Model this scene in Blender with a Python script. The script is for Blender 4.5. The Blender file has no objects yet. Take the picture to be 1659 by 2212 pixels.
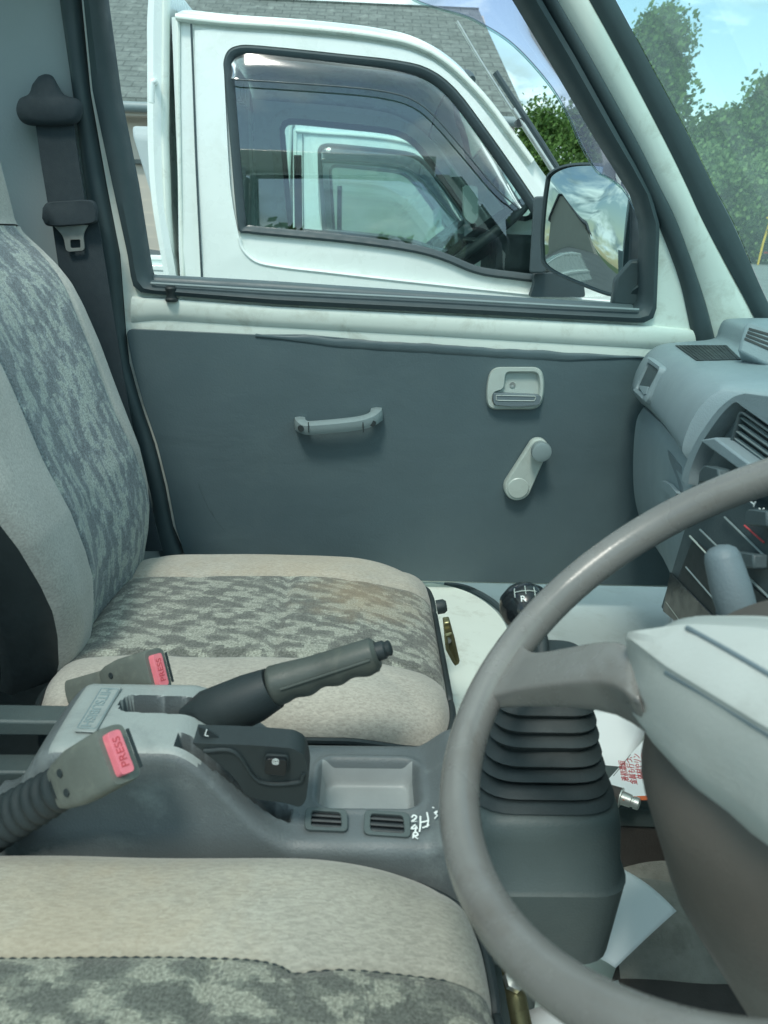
import bpy, bmesh, math, random
from mathutils import Vector, Matrix, geometry, noise
rad = math.radians
S = bpy.context.scene
COL = S.collection

# ------------------------------------------------------------------ camera
F, CX, CY = 1661.0, 829.5, 1106.0
CAM = Vector((0, 0, 1.28))
PSI, TH, RHO = rad(2.0), rad(20.0), rad(2.0)
_fh = Vector((math.sin(PSI), math.cos(PSI), 0))
FW = _fh * math.cos(TH) - Vector((0, 0, 1)) * math.sin(TH)
_r0 = Vector((math.cos(PSI), -math.sin(PSI), 0)); _u0 = _r0.cross(FW)
RT = _r0 * math.cos(RHO) + _u0 * math.sin(RHO); UP = RT.cross(FW)
cd = bpy.data.cameras.new('camera'); cam = bpy.data.objects.new('camera', cd); COL.objects.link(cam)
m = Matrix((RT, UP, -FW)).transposed().to_4x4(); m.translation = CAM
cam.matrix_world = m
cd.sensor_fit = 'HORIZONTAL'; cd.sensor_width = 36; cd.lens = 36 * F / 1659
cd.clip_start = 0.02; cd.clip_end = 2000
cd.dof.use_dof = True; cd.dof.focus_distance = 1.25; cd.dof.aperture_fstop = 15
S.camera = cam

# ------------------------------------------------------------------ sky, sun, exposure
SUN_EL, SUN_AZ = rad(58), rad(200)          # azimuth measured from +Y clockwise
w = bpy.data.worlds.new('World'); S.world = w; w.use_nodes = True
nt = w.node_tree; nt.nodes.clear()
def wn(t, **k):
    n = nt.nodes.new(t)
    for a, b in k.items(): setattr(n, a, b)
    return n
sky = wn('ShaderNodeTexSky', sky_type='NISHITA', sun_disc=False, sun_elevation=SUN_EL, sun_rotation=SUN_AZ)
sky.air_density = 1.3; sky.dust_density = 0.6
geo = wn('ShaderNodeTexCoord')
sep = wn('ShaderNodeSeparateXYZ'); nt.links.new(geo.outputs['Generated'], sep.inputs[0])
def wm(op, a, b=None, clamp=False):
    n = wn('ShaderNodeMath', operation=op, use_clamp=clamp)
    for i, v in enumerate((a, b)):
        if v is None: continue
        if isinstance(v, (int, float)): n.inputs[i].default_value = v
        else: nt.links.new(v, n.inputs[i])
    return n.outputs[0]
zc = wm('ADD', wm('MAXIMUM', sep.outputs['Z'], 0.0), 0.22)
cb = wn('ShaderNodeCombineXYZ')
nt.links.new(wm('DIVIDE', sep.outputs['X'], zc), cb.inputs[0])
nt.links.new(wm('DIVIDE', sep.outputs['Y'], zc), cb.inputs[1])
cb.inputs[2].default_value = 3.7
n1 = wn('ShaderNodeTexNoise'); n1.inputs['Scale'].default_value = 1.55; n1.inputs['Detail'].default_value = 9
n1.inputs['Roughness'].default_value = 0.56; n1.inputs['Distortion'].default_value = 0.25
nt.links.new(cb.outputs[0], n1.inputs['Vector'])
rp = wn('ShaderNodeValToRGB'); rp.color_ramp.elements[0].position = 0.445; rp.color_ramp.elements[1].position = 0.57
nt.links.new(n1.outputs[0], rp.inputs[0])
n2 = wn('ShaderNodeTexNoise'); n2.inputs['Scale'].default_value = 3.4; n2.inputs['Detail'].default_value = 8; n2.inputs['Distortion'].default_value = .5
nt.links.new(cb.outputs[0], n2.inputs['Vector'])
rc = wn('ShaderNodeValToRGB'); rc.color_ramp.elements[0].position = 0.40; rc.color_ramp.elements[1].position = 0.59
rc.color_ramp.elements[0].color = (2.9, 3.7, 4.0, 1); rc.color_ramp.elements[1].color = (10.5, 11.2, 11.2, 1)
nt.links.new(n2.outputs[0], rc.inputs[0])
mx = wn('ShaderNodeMix', data_type='RGBA')
nt.links.new(rp.outputs[0], mx.inputs['Factor']); nt.links.new(sky.outputs[0], mx.inputs['A']); nt.links.new(rc.outputs[0], mx.inputs['B'])
bg = wn('ShaderNodeBackground'); bg.inputs['Strength'].default_value = 0.12
tint = wn('ShaderNodeMix', data_type='RGBA', blend_type='MULTIPLY'); tint.inputs['Factor'].default_value = 1
tint.inputs['B'].default_value = (.84, 1.0, .97, 1)
nt.links.new(mx.outputs['Result'], tint.inputs['A']); nt.links.new(tint.outputs['Result'], bg.inputs['Color'])
ow = wn('ShaderNodeOutputWorld'); nt.links.new(bg.outputs[0], ow.inputs[0])

sl = bpy.data.lights.new('sun', 'SUN'); sl.energy = 1.3; sl.angle = rad(12); sl.color = (1, .98, .88)
so = bpy.data.objects.new('sun', sl); COL.objects.link(so)
sd = Vector((math.sin(SUN_AZ) * math.cos(SUN_EL), math.cos(SUN_AZ) * math.cos(SUN_EL), math.sin(SUN_EL)))
so.rotation_euler = sd.to_track_quat('Z', 'Y').to_euler(); so.location = (0, -3, 12)
S.view_settings.view_transform = 'Standard'; S.view_settings.look = 'None'
S.view_settings.exposure = 0.77; S.view_settings.gamma = 1.0

# ------------------------------------------------------------------ picture point -> place
def ray(x, y): return FW + RT * ((x - CX) / F) - UP * ((y - CY) / F)
def PY(x, y, Y): d = ray(x, y); return CAM + d * ((Y - CAM.y) / d.y)
def PZ(x, y, Z): d = ray(x, y); return CAM + d * ((Z - CAM.z) / d.z)
def PX(x, y, X): d = ray(x, y); return CAM + d * ((X - CAM.x) / d.x)
def PP(x, y, p, n): d = ray(x, y); return CAM + d * ((Vector(p) - CAM).dot(n) / d.dot(n))
def PT(x, y, Y0, k, z0):                       # upright plane Y0 that leans inward (towards -Y) by k above z0
    d = ray(x, y); t = (Y0 - k * (CAM.z - z0) - CAM.y) / (d.y + k * d.z); p = CAM + d * t
    return p if p.z > z0 else PY(x, y, Y0)

# ------------------------------------------------------------------ materials
def lin(c):
    return tuple(((v / 255) / 12.92 if v / 255 <= .04045 else ((v / 255 + .055) / 1.055) ** 2.4) for v in c)
class NT:
    def __init__(s, name):
        s.m = bpy.data.materials.new(name); s.m.use_nodes = True; s.t = s.m.node_tree
        s.b = s.t.nodes['Principled BSDF']; s.out = s.t.nodes['Material Output']
    def n(s, t, **k):
        n = s.t.nodes.new(t)
        for a, b in k.items():
            if a in n.inputs.keys() and not hasattr(n, a): n.inputs[a].default_value = b
            else: setattr(n, a, b)
        return n
    def l(s, a, b): s.t.links.new(a, b)
    def math(s, op, a, b=None, clamp=False):
        n = s.n('ShaderNodeMath', operation=op, use_clamp=clamp)
        for i, v in enumerate((a, b)):
            if v is None: continue
            if isinstance(v, (int, float)): n.inputs[i].default_value = v
            else: s.l(v, n.inputs[i])
        return n.outputs[0]
    def coord(s, scale=(1, 1, 1), rot=(0, 0, 0), loc=(0, 0, 0)):
        c = s.n('ShaderNodeTexCoord'); mp = s.n('ShaderNodeMapping')
        mp.inputs['Scale'].default_value = scale; mp.inputs['Rotation'].default_value = rot; mp.inputs['Location'].default_value = loc
        s.l(c.outputs['Object'], mp.inputs[0]); return mp.outputs[0]
    def noise(s, vec, scale, detail=4, rough=.55, dist=0):
        n = s.n('ShaderNodeTexNoise'); n.inputs['Scale'].default_value = scale; n.inputs['Detail'].default_value = detail
        n.inputs['Roughness'].default_value = rough; n.inputs['Distortion'].default_value = dist
        if vec is not None: s.l(vec, n.inputs['Vector'])
        return n.outputs[0]
    def ramp(s, fac, stops, interp='LINEAR'):
        r = s.n('ShaderNodeValToRGB'); e = r.color_ramp.elements; r.color_ramp.interpolation = interp
        while len(e) < len(stops): e.new(.5)
        for el, (p, c) in zip(e, stops):
            el.position = p; el.color = (c, c, c, 1) if isinstance(c, (int, float)) else (*c[:3], 1)
        s.l(fac, r.inputs[0]); return r.outputs[0]
    def mix(s, fac, a, b, mode='MIX'):
        n = s.n('ShaderNodeMix', data_type='RGBA', blend_type=mode)
        for k, v in (('Factor', fac), ('A', a), ('B', b)):
            if isinstance(v, (int, float)): n.inputs[k].default_value = v
            elif isinstance(v, tuple): n.inputs[k].default_value = (*v[:3], 1)
            else: s.l(v, n.inputs[k])
        return n.outputs['Result']
    def bump(s, h, strength, dist=.002, normal=None):
        b = s.n('ShaderNodeBump'); b.inputs['Strength'].default_value = strength; b.inputs['Distance'].default_value = dist
        s.l(h, b.inputs['Height'])
        if normal is not None: s.l(normal, b.inputs['Normal'])
        return b.outputs[0]
    def set(s, **k):
        for a, v in k.items():
            i = s.b.inputs[a.replace('_', ' ')]
            if isinstance(v, (int, float)): i.default_value = v
            elif isinstance(v, tuple): i.default_value = (*v[:3], 1)
            else: s.l(v, i)
        return s.m
def mul(c, f): return tuple(v * f for v in c)
def plain(name, col, rough=.5, var=.12, vs=9, grain=0, gs=500, metal=0, coat=0, spec=.5, dirt=None, dirtamt=.4, ds=14, wave=0):
    """painted / moulded surface: slow blotches of tone, wear specks, fine grain as relief"""
    t = NT(name); c = lin(col); v = t.coord()
    n = t.noise(v, vs, 6, .6)
    colr = t.ramp(n, [(.3, mul(c, 1 - var)), (.7, mul(c, 1 + var))])
    if dirt:
        d = t.ramp(t.noise(v, ds, 8, .7, .4), [(.52, 0.), (.72, 1.)])
        colr = t.mix(t.math('MULTIPLY', d, dirtamt), colr, lin(dirt))
    r = t.ramp(t.noise(v, vs * 3.1, 5), [(.3, max(.03, rough - .08)), (.7, min(1, rough + .1))])
    t.set(Base_Color=colr, Roughness=r, Metallic=float(metal), Coat_Weight=float(coat), Specular_IOR_Level=float(spec))
    if grain:
        big = t.bump(t.noise(t.coord((1, 1, 1.8)), 5, 3, .5, .6), wave, .03) if wave else None
        t.l(t.bump(t.noise(v, gs, 3, .6), grain, .001, big), t.b.inputs['Normal'])
    return t.m
M = {}
M['paint'] = plain('white_paint', (226, 236, 232), .28, .03, 5, coat=.5, dirt=(176, 184, 170), dirtamt=.25, ds=9)
M['paint_old'] = plain('aged_white_paint', (222, 232, 224), .4, .04, 6, coat=.25, dirt=(150, 150, 130), dirtamt=.4, ds=22)
M['sill_grey'] = plain('grey_paint', (160, 172, 172), .45, .05, 7, dirt=(110, 112, 104), dirtamt=.3, ds=18)
M['vinyl'] = plain('charcoal_vinyl', (80, 97, 102), .46, .10, 3.2, grain=.35, gs=300, wave=.09, dirt=(92, 108, 108), dirtamt=.25, ds=6)
M['rubber'] = plain('black_rubber', (58, 73, 77), .55, .1, 14, grain=.15, gs=300)
M['black'] = plain('black_plastic', (41, 50, 52), .52, .12, 20, grain=.2, gs=600)
M['black_gloss'] = plain('glossy_black_plastic', (26, 31, 34), .18, .05, 20)
M['belt'] = plain('belt_webbing', (46, 58, 64), .8, .06, 30, grain=.5, gs=900)
M['dash'] = plain('grey_blue_dash_plastic', (132, 148, 154), .52, .06, 5, grain=.5, gs=520, dirt=(150, 165, 166), dirtamt=.3, ds=10)
M['dash_low'] = plain('slate_dash_plastic', (104, 118, 124), .55, .06, 9, grain=.4, gs=520)
M['dash_dark'] = plain('dark_dash_plastic', (70, 84, 88), .5, .08, 9, grain=.4, gs=520)
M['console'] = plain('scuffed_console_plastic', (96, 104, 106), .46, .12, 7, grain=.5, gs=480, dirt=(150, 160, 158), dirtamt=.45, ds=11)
M['console_top'] = plain('lit_rubbed_console_plastic', (146, 154, 152), .42, .10, 9, grain=.5, gs=480, dirt=(116, 124, 124), dirtamt=.6, ds=13)
M['console_dark'] = plain('dark_console_plastic', (74, 86, 86), .5, .08, 7, grain=.4, gs=480, dirt=(96, 104, 100), dirtamt=.3, ds=9)
M['tray'] = plain('pale_tray_plastic', (146, 152, 152), .42, .12, 12, grain=.2, gs=300, dirt=(148, 128, 100), dirtamt=.25, ds=9)
M['lightgrey'] = plain('pale_grey_plastic', (178, 190, 184), .42, .05, 12, dirt=(140, 146, 138), dirtamt=.3, ds=30)
M['midgrey'] = plain('mid_grey_plastic', (128, 144, 146), .42, .06, 12, grain=.2)
M['wheel'] = plain('worn_wheel_plastic', (119, 118, 115), .25, .12, 11, grain=.12, gs=350, dirt=(98, 92, 86), dirtamt=.6, ds=16)
M['pad'] = plain('wheel_pad_plastic', (182, 185, 181), .42, .05, 9, grain=.3, gs=420, dirt=(140, 140, 132), dirtamt=.3)
M['shroud'] = plain('brown_grey_shroud_plastic', (92, 87, 82), .5, .1, 6, grain=.4, gs=420, dirt=(112, 100, 92), dirtamt=.3, ds=9)
M['pink'] = plain('red_button_plastic', (228, 122, 134), .35, .1, 60, dirt=(240, 150, 150), dirtamt=.6, ds=60)
M['buckle'] = plain('worn_buckle_plastic', (98, 104, 98), .5, .15, 30, grain=.3, gs=300, dirt=(130, 134, 122), dirtamt=.5, ds=45)
M['grip'] = plain('worn_grip_rubber', (72, 78, 74), .45, .15, 25, grain=.25, gs=300, dirt=(104, 106, 94), dirtamt=.5, ds=30)
M['steel'] = plain('bare_steel', (186, 192, 188), .36, .1, 40, metal=.7)
M['brass'] = plain('yellow_zinc_steel', (150, 146, 112), .35, .2, 50, metal=.85, dirt=(90, 80, 56), dirtamt=.6, ds=60)
M['backwall'] = plain('grey_wall_lining', (168, 180, 182), .7, .05, 5, grain=.3, gs=260)
M['paper'] = plain('white_paper', (222, 232, 234), .8, .02, 8)
M['white_ink'] = plain('white_marker', (225, 232, 230), .6, .05, 30)
M['red_ink'] = plain('red_ink', (188, 72, 78), .7, .1, 60)
M['orange_ink'] = plain('orange_ink', (206, 104, 60), .7, .05, 60)
M['carpet'] = plain('grey_carpet', (136, 136, 128), .95, .2, 30, grain=1, gs=500, dirt=(88, 82, 74), dirtamt=.5, ds=25)
M['mat'] = plain('dark_floor_mat', (66, 64, 62), .8, .15, 16, grain=.6, gs=300, dirt=(92, 84, 76), dirtamt=.3)
M['asphalt'] = plain('asphalt', (118, 122, 122), .9, .12, .7, grain=.6, gs=60, dirt=(90, 94, 94), dirtamt=.5, ds=.4)
M['siding'] = plain('beige_siding', (196, 190, 178), .7, .04, 1.0)
M['yellow'] = plain('yellow_paint', (226, 186, 50), .5, .05, 5)
M['red_lamp'] = plain('red_lamp_plastic', (170, 36, 40), .2, .05, 5)
M['navy'] = plain('dark_car_paint', (40, 46, 52), .25, .08, 3, coat=.6)
M['tyre'] = plain('tyre_rubber', (40, 42, 44), .8, .1, 20, grain=.4, gs=200)
M['trunk'] = plain('bark', (84, 72, 60), .95, .3, 8, grain=1, gs=40)
M['brick'] = plain('brick_wall', (128, 84, 74), .85, .15, 3)
M['house_roof'] = plain('house_roof', (92, 96, 100), .85, .15, 3)

def fabric_light(name, col, stain=None, sc=1.0):
    t = NT(name); v = t.coord(); c = lin(col)
    s = 250 * sc
    wa = t.noise(t.coord((.42, 1.5, 1), (0, 0, .7)), s * 1.5, 2, .5)
    wb = t.noise(t.coord((.42, 1.5, 1), (0, 0, -.7)), s * 1.5, 2, .5)
    sel = t.ramp(t.noise(v, s * .8, 1), [(.47, 0.), (.53, 1.)])
    weave = t.mix(sel, wa, wb)
    weave = t.mix(.25, weave, t.noise(v, s * 3.4, 3))
    blot = t.noise(v, 7, 5, .6)
    base = t.ramp(blot, [(.3, mul(c, .86)), (.7, mul(c, 1.1))])
    colr = t.mix(.6, base, t.ramp(weave, [(.36, .58), (.62, 1.06)]), 'MULTIPLY')
    if stain:
        for (p, r, sc_, amt) in stain:
            d = t.n('ShaderNodeVectorMath', operation='DISTANCE'); t.l(v, d.inputs[0]); d.inputs[1].default_value = p
            f = t.math('ADD', t.math('DIVIDE', d.outputs['Value'], r), t.math('MULTIPLY', t.math('SUBTRACT', t.noise(v, 40, 5), .5), 1.1))
            colr = t.mix(t.math('MULTIPLY', t.ramp(f, [(.2, 1.), (1., 0.)]), amt), colr, lin(sc_))
    t.set(Base_Color=colr, Roughness=.95, Sheen_Weight=.25, Specular_IOR_Level=.2)
    t.l(t.bump(weave, .45, .0015), t.b.inputs['Normal'])
    return t.m
def fabric_pattern(name, dark, mid, light, along, la, lb, stain=None):
    """woven upholstery: rows of ragged light and dark flame shaped patches, stepped like woven threads"""
    t = NT(name); v0 = t.coord()
    sn = t.n('ShaderNodeVectorMath', operation='SNAP'); t.l(v0, sn.inputs[0]); sn.inputs[1].default_value = (.0035, .0024, .0035)
    sp = t.n('ShaderNodeSeparateXYZ'); t.l(sn.outputs[0], sp.inputs[0])
    A, Bc = sp.outputs[along], sp.outputs[1]
    jn = t.noise(sn.outputs[0], 75, 3, .6); j2 = t.noise(sn.outputs[0], 21, 3, .55)
    a_ = t.math('ADD', t.math('DIVIDE', A, la), t.math('ADD', t.math('MULTIPLY', Bc, .5 / lb), t.math('MULTIPLY', t.math('SUBTRACT', j2, .5), 1.5)))
    b_ = t.math('ADD', t.math('DIVIDE', Bc, lb), t.math('MULTIPLY', t.math('SUBTRACT', jn, .5), .75))
    lat = t.math('MULTIPLY', t.math('SINE', t.math('MULTIPLY', a_, 6.2832)), t.math('SINE', t.math('MULTIPLY', b_, 6.2832)))
    sc3 = [46, 46, 46]; sc3[along] = 15
    st_ = t.noise(t.coord(tuple(sc3)), 1.0, 4, .6)
    f = t.math('ADD', .5, t.math('ADD', t.math('MULTIPLY', lat, .15), t.math('ADD', t.math('MULTIPLY', t.math('SUBTRACT', st_, .5), .9), t.math('MULTIPLY', t.math('SUBTRACT', jn, .5), .5))))
    colr = t.ramp(f, [(.36, lin(dark)), (.44, lin(dark)), (.47, lin(mid)), (.53, lin(mid)), (.56, lin(light)), (.68, mul(lin(light), .9))])
    pile = t.noise(v0, 430, 3, .75)
    colr = t.mix(.75, colr, t.ramp(pile, [(.36, .32), (.64, 1.2)]), 'MULTIPLY')
    if stain:
        for (p, r, sc_, amt) in stain:
            d = t.n('ShaderNodeVectorMath', operation='DISTANCE'); t.l(v0, d.inputs[0]); d.inputs[1].default_value = p
            f2 = t.math('ADD', t.math('DIVIDE', d.outputs['Value'], r), t.math('MULTIPLY', t.math('SUBTRACT', t.noise(v0, 40, 5), .5), 1.1))
            colr = t.mix(t.math('MULTIPLY', t.ramp(f2, [(.2, 1.), (1., 0.)]), amt), colr, lin(sc_))
    t.set(Base_Color=colr, Roughness=.95, Sheen_Weight=.2, Specular_IOR_Level=.2)
    t.l(t.bump(pile, .8, .0022), t.b.inputs['Normal'])
    return t.m
def glass(name, tint, ior=1.5, boost=1.0, rough=0.0):
    t = NT(name); t.t.nodes.remove(t.b)
    tr = t.n('ShaderNodeBsdfTransparent'); tr.inputs[0].default_value = (*tint, 1)
    gl = t.n('ShaderNodeBsdfGlossy'); gl.inputs['Roughness'].default_value = rough
    fr = t.n('ShaderNodeFresnel'); fr.inputs['IOR'].default_value = ior
    ms = t.n('ShaderNodeMixShader'); t.l(t.math('MULTIPLY', fr.outputs[0], boost, True), ms.inputs[0])
    t.l(tr.outputs[0], ms.inputs[1]); t.l(gl.outputs[0], ms.inputs[2]); t.l(ms.outputs[0], t.out.inputs['Surface'])
    return t.m
M['glass'] = glass('tinted_window_glass', (.78, .92, .88), 1.5, 3.8)
def veiled(name, tint, veil, amt, boost):
    """clear sheet with a pale translucent veil mixed in, standing for reflected haze"""
    m_ = glass(name, tint, 1.5, boost); t = m_.node_tree; out = t.nodes['Material Output']; src = out.inputs['Surface'].links[0].from_socket
    tl = t.nodes.new('ShaderNodeBsdfTranslucent'); tl.inputs[0].default_value = (*veil, 1)
    tc = t.nodes.new('ShaderNodeTexCoord'); ns = t.nodes.new('ShaderNodeTexNoise'); ns.inputs['Scale'].default_value = 6; ns.inputs['Detail'].default_value = 6
    t.links.new(tc.outputs['Object'], ns.inputs['Vector'])
    mp = t.nodes.new('ShaderNodeMapRange'); mp.inputs['From Min'].default_value = .3; mp.inputs['From Max'].default_value = .7
    mp.inputs['To Min'].default_value = amt * .75; mp.inputs['To Max'].default_value = amt * 1.25; t.links.new(ns.outputs[0], mp.inputs['Value'])
    ms = t.nodes.new('ShaderNodeMixShader'); t.links.new(mp.outputs[0], ms.inputs[0]); t.links.new(src, ms.inputs[1]); t.links.new(tl.outputs[0], ms.inputs[2])
    t.links.new(ms.outputs[0], out.inputs['Surface']); return m_
M['screen'] = veiled('veiled_windscreen_glass', (.80, .94, .90), (.72, .95, .88), .14, .55)  # milky haze of reflections put into the glass as pale translucency
M['visor'] = glass('smoked_visor_plastic', (.78, .77, .80), 1.5, .7, .10)
M['clear_visor'] = veiled('purple_tinted_visor_plastic', (.80, .76, .88), (.72, .70, .88), .20, 1.0)
M['mirror'] = plain('mirror_glass', (150, 164, 164), .02, .01, 2, metal=1)
M['mirror'].node_tree.nodes['Principled BSDF'].inputs['Roughness'].default_value = .02
for l_ in list(M['mirror'].node_tree.links):
    if l_.to_socket.name == 'Roughness': M['mirror'].node_tree.links.remove(l_)
def shingles():
    t = NT('asphalt_shingles'); v = t.coord()
    br = t.n('ShaderNodeTexBrick'); br.inputs['Scale'].default_value = 1.0
    br.inputs['Color1'].default_value = (*lin((112, 122, 118)), 1); br.inputs['Color2'].default_value = (*lin((100, 110, 106)), 1); br.inputs['Mortar'].default_value = (*lin((86, 94, 92)), 1)
    br.inputs['Mortar Size'].default_value = .012; br.inputs['Brick Width'].default_value = .32; br.inputs['Row Height'].default_value = .15
    sp = t.n('ShaderNodeSeparateXYZ'); t.l(v, sp.inputs[0]); cb_ = t.n('ShaderNodeCombineXYZ')
    t.l(sp.outputs[0], cb_.inputs[0]); t.l(t.math('MULTIPLY', sp.outputs[2], 1.5), cb_.inputs[1]); t.l(cb_.outputs[0], br.inputs['Vector'])
    lich = t.ramp(t.noise(v, 3.5, 8, .7), [(.52, 0.), (.66, 1.)])
    colr = t.mix(t.math('MULTIPLY', lich, .55), br.outputs['Color'], lin((142, 152, 146)))
    colr = t.mix(.6, colr, t.ramp(t.noise(v, 9, 5, .7), [(.3, .55), (.7, 1.25)]), 'MULTIPLY')
    t.set(Base_Color=colr, Roughness=.95); t.l(t.bump(br.outputs['Fac'], .4, .02), t.b.inputs['Normal'])
    return t.m
M['shingles'] = shingles()
def leafmat(name, c1, c2):
    t = NT(name)
    oi = t.n('ShaderNodeNewGeometry')
    c = t.ramp(oi.outputs['Random Per Island'], [(0., lin(c1)), (1., lin(c2))])
    t.set(Base_Color=c, Roughness=.6, Specular_IOR_Level=.3)
    tl = t.n('ShaderNodeBsdfTranslucent'); t.l(c, tl.inputs[0]); ms = t.n('ShaderNodeMixShader'); ms.inputs[0].default_value = .35
    t.l(t.b.outputs[0], ms.inputs[1]); t.l(tl.outputs[0], ms.inputs[2]); t.l(ms.outputs[0], t.out.inputs['Surface'])
    return t.m
M['leaf'] = leafmat('leaf_green', (52, 82, 40), (104, 138, 70))
M['leaf2'] = leafmat('leaf_pale_green', (78, 108, 64), (128, 156, 96))

# ------------------------------------------------------------------ objects
ROOT = {}
def props(o, label, cat, group=None, kind=None):
    if label: o['label'] = label
    if cat: o['category'] = cat
    if group: o['group'] = group
    if kind: o['kind'] = kind
    return o
def thing(name, label, cat, loc=(0, 0, 0), group=None):
    o = bpy.data.objects.new(name, None); COL.objects.link(o); o.location = loc; o.empty_display_size = .05
    ROOT[o] = Vector(loc); return props(o, label, cat, group)
class MB:
    def __init__(s): s.V = []; s.Fc = []; s.mi = []
    def add(s, vf, mi=0):
        V, Fc = vf[0], vf[1]; b = len(s.V); s.V += [Vector(v) for v in V]
        s.Fc += [tuple(i + b for i in f) for f in Fc]
        s.mi += (list(vf[2]) if len(vf) > 2 else [mi] * len(Fc)); return s
def part(name, vf, mat, parent=None, smooth=True, bevel=0, seg=2, sub=0, label=None, loc=None, angle=40, recalc=True):
    if isinstance(vf, MB): V, Fc, MI = vf.V, vf.Fc, vf.mi
    else: V, Fc = [Vector(v) for v in vf[0]], vf[1]; MI = list(vf[2]) if len(vf) > 2 else None
    mats = mat if isinstance(mat, (list, tuple)) else [mat]
    if parent is not None: off = ROOT[parent]
    else:
        if loc is None:
            n = len(V); loc = Vector((sum(v.x for v in V) / n, sum(v.y for v in V) / n, min(v.z for v in V)))
        off = Vector(loc)
    me = bpy.data.meshes.new(name); me.from_pydata([v - off for v in V], [], Fc)
    for mm in mats: me.materials.append(M[mm] if isinstance(mm, str) else mm)
    if MI: me.polygons.foreach_set('material_index', MI)
    bm = bmesh.new(); bm.from_mesh(me)
    if recalc: bmesh.ops.recalc_face_normals(bm, faces=bm.faces)
    bm.to_mesh(me); bm.free()
    if smooth:
        me.polygons.foreach_set('use_smooth', [True] * len(me.polygons))
        me.set_sharp_from_angle(angle=rad(angle))
    o = bpy.data.objects.new(name, me); COL.objects.link(o)
    ROOT[o] = off
    if parent is not None: o.parent = parent
    else: o.location = off
    if bevel:
        md = o.modifiers.new('bevel', 'BEVEL'); md.width = bevel; md.segments = seg; md.limit_method = 'ANGLE'; md.angle_limit = rad(35); md.harden_normals = False
        me.polygons.foreach_set('use_smooth', [True] * len(me.polygons))
    if sub:
        md = o.modifiers.new('sub', 'SUBSURF'); md.levels = sub; md.render_levels = sub
    if label: o['label'] = label
    return o
def struct(name, vf, mat, **k):
    o = part(name, vf, mat, **k); o['kind'] = 'structure'; return o

# ------------------------------------------------------------------ shape helpers
def lerp(a, b, t): return a + (b - a) * t
def resample(pts, n, closed=False):
    P = [Vector(p) for p in pts]
    if closed: P = P + [P[0]]
    L = [0]
    for a, b in zip(P, P[1:]): L.append(L[-1] + (b - a).length)
    out = []; m_ = n if closed else n - 1; j = 0
    for i in range(n):
        d = L[-1] * i / m_
        while j < len(L) - 2 and L[j + 1] < d: j += 1
        t = 0 if L[j + 1] == L[j] else (d - L[j]) / (L[j + 1] - L[j]); out.append(P[j].lerp(P[j + 1], t))
    return out
def spline(pts, k=8, closed=False):
    P = [Vector(p) for p in pts]; n = len(P); out = []
    rng = range(n if closed else n - 1)
    for i in rng:
        p1, p2 = P[i], P[(i + 1) % n]
        p0 = P[i - 1] if (closed or i > 0) else p1 * 2 - p2
        p3 = P[(i + 2) % n] if (closed or i + 2 < n) else p2 * 2 - p1
        for j in range(k):
            t = j / k; t2, t3 = t * t, t * t * t
            out.append(.5 * (2 * p1 + (p2 - p0) * t + (2 * p0 - 5 * p1 + 4 * p2 - p3) * t2 + (3 * p1 - p0 - 3 * p2 + p3) * t3))
    if not closed: out.append(P[-1].copy())
    return out
def roundpoly(pts, r, n=6):
    """closed polygon with rounded corners; r = one radius or one per corner"""
    P = [Vector(p) for p in pts]; out = []; N = len(P)
    for i in range(N):
        ri = r[i] if isinstance(r, (list, tuple)) else r
        a, b, c = P[i - 1], P[i], P[(i + 1) % N]
        d1, d2 = (a - b), (c - b)
        k = min(ri, d1.length * .48, d2.length * .48)
        if k <= 1e-6: out.append(b); continue
        p, q = b + d1.normalized() * k, b + d2.normalized() * k
        for j in range(n + 1):
            t = j / n; out.append(p * (1 - t) ** 2 + b * 2 * t * (1 - t) + q * t * t)
    return out
def prism(outer, off, holes=()):
    """flat plate: outline (3-D points) with holes, thickened by the vector off"""
    loops = [[Vector(p) for p in outer]] + [[Vector(p) for p in h] for h in holes]
    tris = geometry.tessellate_polygon(loops)
    V = [p for l in loops for p in l]; n = len(V); off = Vector(off)
    Fc = [tuple(t) for t in tris] + [tuple(i + n for i in reversed(t)) for t in tris]
    V2 = V + [p + off for p in V]; b = 0
    for l in loops:
        m_ = len(l)
        for i in range(m_):
            j = (i + 1) % m_; Fc.append((b + i, b + j, b + j + n, b + i + n))
        b += m_
    return V2, Fc
def loft(rings, closed=True, cap=True):
    V = [Vector(p) for r in rings for p in r]; n = len(rings[0]); Fc = []
    for i in range(len(rings) - 1):
        for j in range(n if closed else n - 1):
            k = (j + 1) % n; a = i * n; Fc.append((a + j, a + k, a + n + k, a + n + j))
    if cap and closed:
        Fc.append(tuple(range(n))[::-1]); b = (len(rings) - 1) * n; Fc.append(tuple(range(b, b + n)))
    return V, Fc
def loopstrip(loops):
    """closed loops of equal length joined to one another, last back to the first: a solid frame"""
    n = len(loops[0]); V = [Vector(p) for l in loops for p in l]; Fc = []; m_ = len(loops)
    for i in range(m_):
        for j in range(n):
            k = (j + 1) % n; a, b = i * n, ((i + 1) % m_) * n; Fc.append((a + j, a + k, b + k, b + j))
    return V, Fc
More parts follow.
